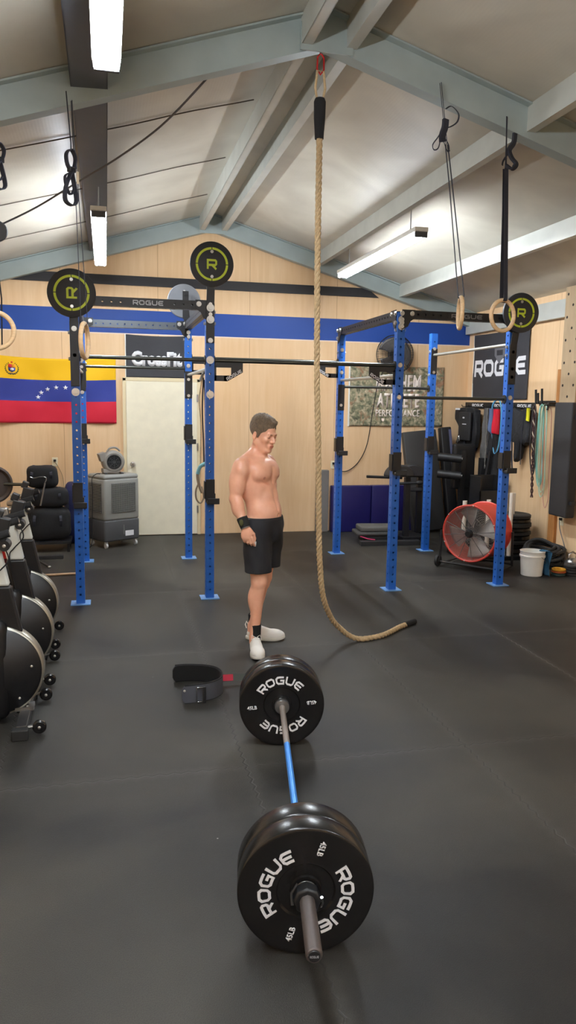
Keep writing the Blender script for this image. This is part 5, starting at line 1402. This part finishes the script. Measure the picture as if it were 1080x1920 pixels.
cd_ = MB().tube(smooth_path([(-.665, YB-.03, 1.0), (-.62, YB-.03, .93), (-.57, YB-.03, .8), (-.55, YB-.05, .6), (-.52, YB-.1, .3), (-.5, YB-.12, .012)], 6), .005, 6).build('outlet_cord', mat('tan_cord', (150, 126, 92), .6), None, origin=(-.6, YB-.03, .6)); attach_world(cd_, ot1)
cd_ = MB().tube(smooth_path([(XR-.035, 7.70, .5), (XR-.05, 7.66, .42), (XR-.06, 7.6, .34), (XR-.07, 7.5, .2), (XR-.1, 7.45, .05)], 6), .006, 6).build('outlet_cord', mat('grey_cable', (92, 90, 92), .6), None, origin=(XR-.05, 7.6, .4)); attach_world(cd_, t)

# ---------------------------------------------------------------- back right: rolled mat, blue mat, leaning pads, sit-up bench
t = thing('foam_board', 'tall grey board standing against the back wall behind the rope', 'board', (2.95, YB-.06, 0)); MB().box((0, 0, .44), (.17, .09, .88)).build('board_body', mat('grey_foam', (112, 108, 104), .8), t, smooth=False, bevel=.01)
bm2 = thing('gym_mat', 'dark blue folding gym mat standing against the back wall', 'mat', (3.86, YB-.10, 0))
NAVY = mat('navy_vinyl', (22, 20, 84), .42, bump=.25, bscale=6)
for i, x in enumerate((-.44, .14, .58)):
    w_ = (.58, .56, .30)[i]; MB().rbox((x-.06, 0, .33), (w_, .12, .66), .012).build('mat_panel', NAVY, bm2)
def pad(label, c, d, rx, ry, rz, m=VINYL):
    t = thing('plyo_pad', label, 'pad', c, rz)
    M = Matrix.Rotation(ry, 3, 'Y') @ Matrix.Rotation(rx, 3, 'X')
    mb = MB(); mb.rbox(M @ Vector((0, 0, d[2]/2)), d, .015, M); mb.build('pad_body', m, t); return t
pad('big dark foam pad leaning on the back wall under the camouflage banner', (4.46, YB-.37, .03), (.50, .10, 1.43), -.13, -.10, 0, mat('charcoal_vinyl', (48, 47, 46), .55))
t = pad('dark pad with a pale blue edge leaning to the right of the big pad', (4.835, YB-.36, .03), (.16, .12, 1.48), -.12, -.08, .0, mat('black_vinyl2', (26, 26, 28), .5))
MB().box((-.175, -.235, 1.08), (.03, .02, .75), Matrix.Rotation(-.08, 3, 'Y') @ Matrix.Rotation(-.12, 3, 'X')).build('pale_edge', mat('pale_blue_edge', (84, 88, 116), .6), t, smooth=False)
bx = thing('storage_cabinet', 'low black steel cabinet in the far right corner', 'cabinet', (5.01, 9.74, 0))
MB().box((0, 0, .33), (.20, .26, .66)).build('cabinet_body', BLACK, bx, smooth=False, bevel=.006)
MB().box((-.08, -.11, .90), (.03, .03, .5)).build('corner_post', BLACK, bx, smooth=False)
# roller pads on the leg-extension bench
rb = thing('roller_bench', 'black bench frame with two round foam rollers beside the leaning pads', 'bench', (4.62, 9.42, 0))
mb = MB(); mb.box((.10, .04, .6), (.07, .07, 1.2)); mb.box((.0, -.0, .03), (.3, .28, .06)); mb.rbox((.14, .10, .98), (.32, .10, .62), .03); mb.build('bench_frame', VINYL, rb, smooth=False)
for z in (1.12, .89):
    mb = MB(); mb.cyl((-.27, .02, z), (.0, -.14, z-.02), .055, 24); r_ = mb.build('foam_roller', VINYL, rb)
    mb = MB(); mb.cyl((.0, -.14, z-.02), (.012, -.148, z-.02), .028, 18); mb.build('roller_cap', STEEL, r_)
gh = thing('sit_up_bench', 'black sit-up machine with two half-round hip pads', 'bench', (3.78, 9.35, 0))
def half_pad(cx, cy, cz, R, wd, ang, mm):
    mb = MB(); n = 20; poly = [(R*math.cos(PI*i/n), R*.86*math.sin(PI*i/n)) for i in range(n+1)]
    mb.prism(poly, wd, frame((cx, cy, cz), (math.cos(ang), math.sin(ang), 0), (0, 0, 1))); return mb.build('hip_pad', mm, gh, bevel=.02)
half_pad(-.03, -.02, .865, .185, .20, .2, mat('charcoal_vinyl', (48, 47, 46), .55)); half_pad(.21, .12, .85, .20, .20, -.2, VINYL)
mb = MB(); mb.tube([(-.50, -.08, .875), (.0, -.05, .85)], .018, 8); mb.tube([(-.12, -.15, .785), (.18, -.20, .80)], .018, 8); mb.ell((.19, -.2, .80), (.05, .03, .03), 14, 8); mb.build('hand_grip', BLACK, gh)
mb = MB(); mb.box((.10, 0, .43), (.07, .07, .84)); mb.box((.20, .08, .03), (.36, .40, .06)); mb.box((.38, .25, .45), (.06, .06, .82)); mb.build('bench_frame', BLACK, gh, smooth=False)
mb = MB(); mb.rbox((.38, .28, .665), (.30, .22, .05), .015); mb.build('foot_plate', mat('slate_plate', (66, 70, 78), .6), gh)
stp = thing('aerobic_step', 'stack of two grey steps on the floor by the blue mat', 'step platform', (3.46, 9.30, 0), math.radians(-6))
mb = MB(); mb.rbox((0, .05, .185), (.50, .32, .07), .02); mb.build('top_step', mat('step_grey', (84, 82, 78), .7), stp)
mb = MB(); mb.rbox((-.02, .04, .125), (.56, .36, .05), .02); mb.build('step_riser', mat('step_dark', (54, 53, 52), .7), stp)
mb = MB(); mb.box((.0, .0, .06), (.44, .30, .07)); mb.build('step_base', FABRIC, stp, smooth=False)
bfm = thing('balance_board', 'long low dark board lying in front of the grey steps', 'board', (3.55, 9.06, 0), math.radians(-3)); MB().box((0, 0, .03), (.80, .10, .06)).build('board_body', SPRINGY, bfm, smooth=False, bevel=.005)
pk = thing('mat_strap', 'short pink strap sticking out under the grey steps', 'strap', (3.30, 9.13, .066)); MB().ribbon([(-.12, .04, .04), (-.03, .0, .012), (.06, -.03, .003)], .045, .005, (.3, 1, 0)).build('strap_band', mat('pink_band', (196, 50, 96), .7), pk, smooth=False)

# ---------------------------------------------------------------- red drum fan
fx = Vector((-.79, -.61, 0)).normalized()
fn_ = thing('drum_fan', 'large red drum fan on a wheeled black frame behind the right upright', 'fan', (3.86, 7.49, 0), math.atan2(fx.y, fx.x)+PI/2)
# local -y is the face of the fan
mb = MB(); R = .310; mb.lathe([(R-.016, 0), (R, -.012), (R+.010, -.008), (R+.010, .006), (R, .02), (R, .40), (R+.01, .41), (R-.006, .415), (R-.012, .39), (R-.014, .02)], (0, 0, .415), (0, 1, 0), 72, closed=True); mb.build('drum', RED, fn_)
mb = MB()
for i in range(17): r = .055+i*.0152; mb.tube([(r*math.cos(a), -.006, .415+r*math.sin(a)) for a in [2*PI*k/60 for k in range(60)]], .0014, 4, closed=True)
WIRE = mat('grey_wire', (176, 172, 166), .45, .4); gd = mb.build('wire_guard', WIRE, fn_)
mb = MB()
for k in range(12):
    a = 2*PI*k/12+.15; mb.cyl((0, -.004, .415), ((R-.012)*math.cos(a), -.004, .415+(R-.012)*math.sin(a)), .0038, 6)
mb.build('guard_rib', mat('dark_grey_rib', (84, 82, 80), .5), gd)
mb = MB()
for i in range(10): r = .06+i*.026; mb.tube([(r*math.cos(a), .40, .415+r*math.sin(a)) for a in [2*PI*k/48 for k in range(48)]], .0014, 4, closed=True)
for k in range(8):
    a = 2*PI*k/8; mb.cyl((0, .40, .415), ((R-.012)*math.cos(a), .40, .415+(R-.012)*math.sin(a)), .003, 5)
mb.build('rear_guard', WIRE, fn_)
mb = MB(); mb.lathe([(0, -.045), (.03, -.045), (.034, -.03), (.045, -.012), (.05, 0), (.05, .02), (0, .02)], (0, 0, .415), (0, 1, 0), 28); mb.build('hub', BLACK, fn_)
mb = MB(); mb.cyl((0, .18, .415), (0, .36, .415), .07, 24); mb.build('motor', DGREYP, fn_)
mb = MB()
for k in range(4):
    a0 = k*PI/2+.3
    def bf(u, v, a0=a0):
        r = .05+.235*v; a = a0+(u-.5)*.95; return Vector((r*math.cos(a), .13+(u-.5)*.10, .415+r*math.sin(a)))
    n0 = MB(); n0.grid(bf, 10, 8); mb.add(n0.v, n0.f)
mb.uv = None; mb.build('blade', mat('galvanised_blade', (178, 176, 170), .4, .35), fn_, solid=.003)
mb = MB()
for s in (-1, 1):
    mb.tube([(s*.33, -.02, .42), (s*.335, -.02, .06), (s*.335, .10, .03), (s*.335, .42, .03), (s*.33, .40, .42)], .014, 8)
mb.tube([(-.335, -.02, .06), (.335, -.02, .06)], .014, 8); mb.tube([(-.335, .40, .06), (.335, .40, .06)], .014, 8); mb.build('base_frame', mat('black_tube_frame', (52, 50, 50), .35, .5), fn_)
for s in (-1, 1):
    mb = MB(); mb.lathe([(0, -.022), (.03, -.022), (.035, -.016), (.06, -.016), (.066, -.008), (.066, .012), (.06, .018), (0, .018)], (s*.355, -.02, .068), (s, 0, 0), 28); w_ = mb.build('wheel', RUBBERM, fn_)
mb = MB()
for k in range(6):
    a = 2*PI*k/6+.4; mb.ell(((R+.002)*math.cos(a), -.016, .415+(R+.002)*math.sin(a)), (.008, .005, .008), 8, 6)
mb.build('guard_clip', BOLT, gd)

# ---------------------------------------------------------------- plates stacked on posts, white tubes
PVC = mat('white_tube', (232, 220, 204), .45)
def plate_stack(x, y, n, r, label, z0=0.):
    for i in range(n):
        th = .048 if i % 3 else .058
        t = thing('stacked_plate', '', 'weight plate', (x+.006*math.sin(i*2.1), y+.006*math.cos(i*1.7), z0), 0, label[1]); t['label'] = label[0] % ('topmost' if i == n-1 else 'bottom' if i == 0 else ORD[i])
        rr = r - (.008 if i % 2 else 0)
        MB().lathe([(.03, .002), (.10, .002), (.12, .0), (rr-.012, .0), (rr, .008), (rr, th-.010), (rr-.012, th-.002), (.12, th-.002), (.10, th-.006), (.03, th-.006)], (0, 0, 0), (0, 0, 1), 48, closed=True).build('rubber_disc', RUBBER if i % 2 else RUBBERM, t)
        z0 += th
    return z0
ORD = ['', 'second', 'third', 'fourth', 'fifth', 'sixth', 'seventh', 'eighth', 'ninth', 'tenth']
zt = plate_stack(4.80, 8.22, 9, .225, ('black weight plate stacked behind the right upright, %s from the floor', 'plates in the tall stack by the right wall'), .055)
pb = thing('plate_platform', 'low black wheeled base carrying the stacks of plates', 'plate base', (4.58, 8.205, 0)); MB().box((0, 0, .025), (.98, .61, .05)).build('base_board', BLACK, pb, smooth=False, bevel=.004)
plate_stack(4.24, 8.36, 3, .20, ('black weight plate in the low stack behind the red fan, %s from the floor', 'plates in the low stack behind the fan'), .055)
def tube_post(x, y, z0, z1, label):
    t = thing('storage_tube', label, 'tube', (x, y, z0)); MB().lathe([(.021, 0), (.026, 0), (.026, z1-z0), (.021, z1-z0)], (0, 0, 0), (0, 0, 1), 24, closed=True).build('tube_wall', PVC, t)
tube_post(4.23, 8.36, .052, .66, 'white plastic tube behind the red fan, leftmost of the row'); tube_post(4.42, 8.12, .052, .70, 'white plastic tube behind the red fan, second from the left')
tube_post(4.56, 7.98, .052, .80, 'white plastic tube just left of the right front upright'); tube_post(4.62, 7.95, .04, .80, 'tall white plastic tube just right of the right front upright')
tube_post(4.80, 8.22, .055, .765, 'white plastic tube rising from the tall stack of plates')
# bars leaning on the right wall behind
for i, (x, y, z, l, dy) in enumerate(((5.03, 9.47, 1.10, 'short black post standing against the right wall beneath the hanging vest', .0), (4.95, 9.24, 1.22, 'black bar leaning on the right wall above the white tubes', .12))):
    t = thing('leaning_bar', l, 'bar', (x, y, 0))
    if i == 0: MB().box((0, 0, z/2), (.09, .09, z)).build('post_body', SPRINGY, t, smooth=False, bevel=.004)
    else: MB().cyl((-.02, dy, .03), (.03, -.05, z), .022, 12).build('bar_body', SPRINGY, t)
kc = thing('storage_crate', 'black open crate on the floor by the right wall', 'crate', (4.86, 9.0, 0))
mb = MB(); mb.box((0, 0, .44), (.36, .3, .02)); mb.box((-.17, 0, .45), (.02, .3, .9)); mb.box((.17, 0, .45), (.02, .3, .9)); mb.box((0, .14, .45), (.36, .02, .9)); mb.box((0, -.14, .36), (.36, .02, .72)); mb.box((0, 0, .02), (.36, .3, .04)); mb.build('crate_body', BLACK, kc, smooth=False, bevel=.004)

# ---------------------------------------------------------------- bucket and small plates near the right edge
bu = thing('bucket', 'white plastic bucket on the floor right of the red fan', 'bucket', (4.455, 7.17, 0))
MB().lathe([(0, .0), (.106, .0), (.112, .006), (.126, .20), (.134, .203), (.136, .222), (.129, .226), (.131, .262), (.135, .268), (.127, .268), (.122, .225), (.104, .012), (0, .012)], (0, 0, 0), (0, 0, 1), 48).build('pail', WHITEP, bu)
mb = MB(); mb.tube([(.135*math.cos(a)+.0, .135*math.sin(a)-.02*abs(math.sin(a)), .225-.11*math.sin((a+PI/2-.2)/PI*PI) if False else .225-.10*math.cos(a*1.0-.1)) for a in [-PI/2+.1+i*(PI-.2)/16 for i in range(17)]], .003, 6); mb.build('bail_handle', STEEL, bu)
cl_ = thing('cloth_rag', 'navy and teal cloth hanging over the right rim of the white bucket', 'cloth', (4.58, 7.13, 0))
def rag(u, v):
    a = (u-.5)*1.1; s = v*.36
    if s < .09: r = .0-.075+s; z = .272+.004*math.sin(20*u)
    else: r = .018+.012*math.sin(9*u+6*v); z = .272-(s-.09)
    return Vector((r*math.cos(a)+.01, r*math.sin(a)+(u-.5)*.13, z))
mb = MB(); mb.grid(rag, 20, 26); mb.build('rag_sheet', mat('teal_cloth', (44, 92, 122), .85, var=.5, vscale=9), cl_, solid=.003)
def small_plates(x, y, specs, label, grp):
    z = 0
    for i, (r, th, c) in enumerate(specs):
        t = thing('change_plate', label[i], 'weight plate', (x, y, z), 0, grp)
        MB().lathe([(.026, 0), (r-.01, 0), (r, .006), (r, th-.006), (r-.01, th), (r*.55, th), (r*.5, th-.004), (.026, th-.004)], (0, 0, 0), (0, 0, 1), 36, closed=True).build('plate_body', mat('cp_%d_%d_%d' % c, c, .5), t); z += th
small_plates(4.74, 7.10, ((.075, .032, (44, 66, 62)), (.078, .022, (172, 84, 36)), (.075, .024, (206, 148, 36))), ('dark green small plate under the orange one', 'orange small plate in the middle of the small pile', 'yellow small plate on top of the small pile by the bucket'), 'coloured small plates by the bucket')
small_plates(4.90, 7.10, ((.085, .03, (36, 36, 38)), (.085, .03, (50, 50, 50)), (.085, .03, (36, 36, 38)), (.085, .028, (60, 60, 60))), ('lowest black small plate of the pile at the right edge', 'second black small plate of the pile at the right edge', 'third black small plate of the pile at the right edge', 'top black small plate of the pile at the right edge'), 'black small plates at the right edge')
km = thing('kettlebell', 'small silver-handled weight lying behind the small plates at the right edge', 'weight', (5.02, 7.27, 0))
mb = MB(); mb.ell((0, 0, .075), (.085, .085, .075), 24, 14); mb.build('bell', STEEL, km); mb = MB(); mb.tube([(-.05, 0, .13), (-.05, 0, .19), (0, 0, .215), (.05, 0, .19), (.05, 0, .13)], .012, 10); mb.build('handle', CHROME, km)
co = thing('battle_rope', 'thick black rope coiled in a heap against the right wall', 'rope', (4.86, 7.62, 0))
pts = []
for i in range(260):
    a = i*.24; r = .17+.035*math.sin(i*.31)+.02*math.sin(i*.07); z = .03+.20*(i/260)+.015*math.sin(i*.5)
    pts.append((r*math.cos(a)*1.05, r*math.sin(a)*1.15, z+ .05*math.sin(a+.7)*(i/260)))
MB().tube(pts, .021, 8).build('rope_coil', mat('black_poly_rope', (34, 33, 32), .7, bump=.6, bscale=120), co)

# ---------------------------------------------------------------- pegged climbing board and black pad on the studs
pg = thing('peg_board', 'pale wooden climbing peg board with two columns of holes on the right wall', 'peg board', (XR-.10, 7.58, 0))
PEGW = mat('pale_board', (166, 142, 110), .6, var=.08, stretch=(3, 3, .5))
mb = MB(); mb.box((0, 0, 2.42), (.045, .30, 1.42)); pgb = mb.build('board', PEGW, pg, smooth=False, bevel=.003)
mb = MB()
for i in range(11):
    z = 1.80+i*.125
    ys = (-.10, .10) if i % 2 == 0 else (0,)
    for y in ys: mb.cyl((-.0235, y, z), (-.0215, y, z), .0155, 14)
mb.build('peg_hole', mat('dark_hole', (30, 22, 18), .9), pgb)
for s in (-1, 1): MB().box((.05, s*.11, 2.42), (.06, .04, 1.40)).build('batten', STUD, pg, smooth=False)
pp = thing('wall_pad', 'tall black padded board hung on the right wall under the peg board', 'pad', (XR-.14, 7.52, 0))
MB().rbox((0, 0, 1.22), (.12, .34, 1.28), .02).build('pad_body', mat('black_pad_vinyl', (40, 38, 38), .7, bump=.4, bscale=180), pp)
for z in (1.7, .75): MB().box((.0, -.195, z), (.05, .06, .04)).build('bracket', BLACK, pp, smooth=False)

# ---------------------------------------------------------------- storage strip on the right wall and what hangs from it
wsx = XR-.012
wr_ = thing('wall_rack', 'black wall rack strip with repeated white lettering and hooks on the right wall', 'wall rack', (wsx, 9.33, 1.815))
MB().box((0, 0, 0), (.012, 1.86, .085)).build('strip', BLACK, wr_, smooth=False)
for y in (9.88, 9.24, 8.64): letters('ROGUE', .042, frame((-.008, y-9.33, 0), (0, -1, 0), (0, 0, 1)), 'lettering', WHITE, wr_, width=.33)
for i in range(9): MB().tube([(0, -.85+i*.21, -.02), (-.10, -.85+i*.21, -.02), (-.115, -.85+i*.21, .005)], .006, 6).build('hook', BLACK, wr_)
def hang(name, label, cat, y, z, m, poly, th=.05, x=XR-.085, parts=None, group=None, fold=.012, seed=0):
    """a soft thing hanging off a hook: an outline in the wall's plane with real thickness and folds"""
    t = thing(name, label, cat, (x, y, z), 0, group)
    P = [Vector((p[0], p[1], 0)) for p in poly]; cx = sum(p.x for p in P)/len(P); cy = sum(p.y for p in P)/len(P)
    # subdivide the outline
    O = []
    for i in range(len(P)):
        a, b = P[i], P[(i+1) % len(P)]; n = max(1, int((b-a).length/.04))
        O += [a.lerp(b, k/n) for k in range(n)]
    mb = MB(); n = len(O); rings = [(1.0, .0), (1.0, .5), (.96, .8), (.8, 1.0), (.45, 1.05), (.0, 1.05)]
    for s in (-1, 1):
        vs = []; fs = []
        for sc, dp in rings:
            for p in O:
                q = Vector((cx, cy, 0)).lerp(p, sc); f_ = fold*math.sin(28*q.x+5*q.y+seed)+fold*.7*math.sin(17*q.y+9*q.x+seed*2)
                vs.append((s*(-1)*(-1)*0 + (-s)*(dp*th/2) + (f_ if s > 0 else 0)*-min(1, dp*1.2), -q.x, q.y))
        for j in range(len(rings)-1):
            for i in range(n): fs.append((j*n+i, j*n+(i+1) % n, (j+1)*n+(i+1) % n, (j+1)*n+i))
        mb.add(vs, fs)
    mb.build('body', m, t)
    return t
# poly x runs towards the camera (picture right), z down from the hook
NB = mat('black_nylon', (25, 25, 28), .8, bump=.5, bscale=40)
t = hang('weight_vest', 'black weight vest with a square panel hanging leftmost on the wall rack', 'vest', 9.93, 1.78, NB, [(-.34, -.03), (-.16, .0), (.10, .01), (.30, -.03), (.33, -.35), (.28, -.55), (.0, -.58), (-.12, -.62), (-.26, -.52), (-.24, -.28), (-.33, -.16)], .10, x=XR-.13)
MB().rbox((-.085, -.08, -.26), (.04, .34, .40), .015).build('plate_pocket', mat('black_pocket', (34, 34, 36), .7), t)
mb = MB(); mb.box((-.108, -.10, -.23), (.002, .12, .012)); mb.ell((-.107, -.07, -.14), (.002, .035, .012), 12, 6); mb.box((-.105, .13, -.02), (.004, .14, .025)); mb.build('white_mark', WHITE, t, smooth=False)
mb = MB(); mb.ribbon(smooth_path([(-.05, -.02, -.45), (-.06, -.02, -.7), (-.05, -.06, -.9), (-.04, -.14, -.98)], 5), .06, .006, (0, 1, 0)); mb.ribbon(smooth_path([(-.04, .05, -.5), (-.05, .06, -.75), (-.04, .0, -1.02)], 5), .05, .006, (0, 1, 0)); mb.build('dangling_strap', STRAP, t, smooth=False)
mb = MB(); mb.tube([(-.10, .10, -.42), (-.12, .06, -.50), (-.11, .02, -.46), (-.11, .04, -.40), (-.10, .10, -.42)], .008, 6); mb.build('buckle_ring', STEEL, t)
hang('shoulder_bag', 'dark blue cloth bag hanging behind the leftmost vest', 'bag', 10.02, 1.42, mat('deep_blue_nylon', (26, 44, 120), .7, bump=.4, bscale=30), [(-.05, .0), (.15, .02), (.2, -.2), (.08, -.36), (-.10, -.24)], .04, x=XR-.035)
t = hang('nylon_belt', 'grey nylon belt with a chain hanging beside the red band', 'belt', 9.50, 1.78, mat('mid_grey_webbing', (92, 90, 88), .8), [(-.06, 0), (.09, .0), (.10, -.4), (.06, -.84), (-.08, -.84), (-.07, -.4)], .02)
mb = MB()
for i in range(18):
    z = -.03-i*.045; 
    mb.tube([(-.03, -.095+.004*math.sin(i)+.011*math.cos(a)*(1 if i % 2 else .25), z+.026*math.sin(a)) if True else 0 for a in [2*PI*k/10 for k in range(10)]], .0045, 5, closed=True)
mb.build('chain', mat('dull_chain', (150, 148, 142), .4, .7), t)
t = hang('dip_belt', 'long black dip belt loop hanging low on the wall rack', 'belt', 9.24, 1.80, NB, [(-.12, 0), (.14, .0), (.12, -.5), (.14, -1.0), (.02, -1.22), (-.12, -1.10), (-.16, -.75), (-.10, -.4)], .05)
hang('resistance_band', 'grey-blue band hanging left of the red band', 'band', 9.27, 1.775, mat('slate_blue_band', (92, 112, 150), .6), [(-.06, 0), (.05, 0), (.04, -.34), (-.05, -.30)], .03, x=XR-.13)
hang('resistance_band', 'bright red band hanging on the wall rack', 'band', 9.13, 1.77, mat('red_band', (204, 22, 48), .55), [(-.085, 0), (.08, .0), (.08, -.33), (-.075, -.32)], .03, x=XR-.13)
t = thing('resistance_band', 'light blue band looped over the wall rack behind the right upright', 'band', (XR-.10, 9.18, 1.80)); MB().tube(smooth_path([(0, .12, -.12), (-.01, .10, .02), (0, .03, .085), (0, -.05, .085), (-.01, -.12, .02), (0, -.13, -.15), (0, -.10, -.5), (0, -.0, -.62), (0, .08, -.4), (0, .12, -.12)], 4), .010, 8).build('band_loop', mat('light_blue_band', (92, 170, 214), .5), t)
t = hang('weight_vest', 'black vest with dangling tail hanging right of the right upright', 'vest', 8.62, 1.77, NB, [(-.26, 0), (-.1, .02), (.05, -.03), (.2, .02), (.30, .0), (.28, -.40), (.20, -.44), (.10, -.42), (.06, -.62), (-.02, -.66), (-.06, -.42), (-.22, -.40)], .10, seed=3)
mb = MB(); mb.ribbon(smooth_path([(-.06, .05, -.4), (-.06, .03, -.62), (-.05, .02, -.78)], 4), .03, .005, (0, 1, 0)); mb.ribbon(smooth_path([(-.06, -.18, -.02), (-.06, -.17, -.4), (-.05, -.16, -.68)], 4), .012, .004, (0, 1, 0)); mb.build('dangling_strap', STRAP, t, smooth=False)
hang('resistance_band', 'short yellow band at the right end of the wall rack', 'band', 8.31, 1.79, mat('yellow_band', (226, 222, 40), .5), [(-.035, 0), (.035, 0), (.03, -.16), (-.04, -.15)], .025, x=XR-.16)
# small hook rack with jump ropes and bands
hk = thing('hook_rack', 'small black steel rack with upright pegs holding ropes and bands', 'wall rack', (XR-.02, 8.08, 1.85))
mb = MB(); mb.box((0, 0, .0), (.02, .42, .06)); mb.build('rail', BLACK, hk, smooth=False, bevel=.003)
for y, dz in ((.10, .16), (.05, .12), (-.03, .17), (-.17, -.08)): 
    mb = MB(); mb.tube([(0, y, 0), (-.12, y, 0), (-.13, y, dz)], .014, 8); mb.build('peg', BLACK, hk)
mb = MB(); mb.tube([(-.01, -.10, 0), (-.16, -.16, -.02), (-.16, -.22, -.02)], .010, 8); mb.build('arm', BLACK, hk)
TEAL = mat('teal_cord', (122, 176, 162), .5); 
def loop(name, label, y, z0, z1, wd, m, r, dx=0., n=1):
    t = thing(name, label, 'rope' if name == 'jump_rope' else 'band', (XR-.11+dx, y, z0)); mb = MB()
    for k in range(n):
        w = wd*(1-.25*k); L = (z0-z1)*(1-.05*k)
        mb.tube(smooth_path([(0, 0, 0), (0, w*.35, -.1), (.01*k, w*.5, -L*.6), (.02, w*.42, -L*.88), (.02, 0, -L), (.02, -w*.42, -L*.88), (.01*k, -w*.5, -L*.6), (0, -w*.35, -.1), (0, 0, 0)], 6), r, 7)
    mb.build('loop', m, t)
    return t
loop('jump_rope', 'teal jump rope looped on the small hook rack', 8.09, 1.84, .86, .14, TEAL, .009, n=2)
loop('jump_rope', 'pale green thin rope looped beside the teal one', 8.00, 1.84, .74, .16, mat('pale_green_cord', (168, 196, 170), .5), .005, dx=-.02, n=2)
loop('jump_rope', 'dark cord looped beneath the yellow band', 8.20, 1.84, .98, .10, mat('dark_cord', (52, 44, 44), .6), .008, dx=-.03)
loop('jump_rope', 'thin pink and red cord at the bottom of the hook rack', 7.93, 1.80, .62, .14, mat('pink_cord', (196, 130, 120), .6), .004)
t = thing('braided_rope', 'striped maroon braided rope hanging straight down by the yellow band', 'rope', (XR-.12, 8.24, 1.82)); mb = MB()
for k in range(2): mb.tube([(.010*math.cos(i*.55+k*PI), .010*math.sin(i*.55+k*PI)-.0012*i*.6, -i*.013) for i in range(86)], .0085, 6); 
mb.build('dark_strand', mat('maroon_strand', (64, 34, 34), .7), t)
MB().tube([(.013*math.cos(i*.55+PI/2), .013*math.sin(i*.55+PI/2)-.0012*i*.6, -i*.013) for i in range(50)], .006, 6).build('pale_strand', mat('pale_strand', (214, 200, 176), .7), t)

# ---------------------------------------------------------------- ropes hanging behind the front upright left of the person
t = thing('hanging_rope', 'thin tan and black cords hanging behind the upright left of the person', 'rope', (.885, 7.20, 2.03))
for (pts, r, m) in (([(0, 0, 0), (-.03, 0, -.2), (-.015, 0, -.45), (-.022, 0, -.85), (-.03, 0, -1.02)], .005, ROPE), ([(.01, 0, 0), (.0, 0, -.3), (.01, 0, -.6), (.015, 0, -.84)], .007, STRAP), ([(.02, 0, -.02), (.03, 0, -.35), (.03, 0, -.83)], .009, STRAP)):
    mb = MB(); mb.tube(smooth_path(pts, 6), r, 7); mb.build('cord', m, t)
mb = MB(); mb.tube([(.02, 0, .06), (.0, 0, .02), (-.02, 0, -.03)], .014, 8); mb.build('clip', STEEL, t)
mb = MB(); mb.tube([(-.02, -.3, .03), (0, 0, .03)], .008, 6); mb.build('peg', BLACK, t)
t = thing('handle_loop', 'loop of teal and tan webbing with a grip hanging behind the upright', 'strap', (.885, 7.18, 1.10))
mb = MB(); mb.tube(smooth_path([(.03, 0, .12), (-.03, 0, .08), (-.05, 0, 0), (-.03, 0, -.10), (-.005, 0, -.16)], 5), [.014]*21, 10); mb.build('grip', mat('tan_grip', (150, 132, 108), .7), t)
mb = MB(); mb.tube(smooth_path([(.03, 0, .125), (-.025, 0, .09), (-.05, 0, .02)], 5), .0175, 10); mb.build('teal_wrap', mat('teal_wrap', (122, 178, 184), .6), t)
mb = MB(); mb.tube(smooth_path([(-.035, .01, -.06), (-.065, .01, -.14), (-.06, .01, -.22), (-.02, .01, -.26), (.01, .01, -.2), (-.01, .01, -.10)], 5), .008, 8); mb.build('webbing_loop', mat('tan_grip', (150, 132, 108), .7), t)
mb = MB(); mb.tube(smooth_path([(.09, 0, .10), (.10, 0, 0), (.08, 0, -.1)], 5), .010, 8); mb.tube([(.03, 0, .12), (.09, 0, .10)], .010, 8); mb.build('far_side', mat('tan_grip', (150, 132, 108), .7), t)
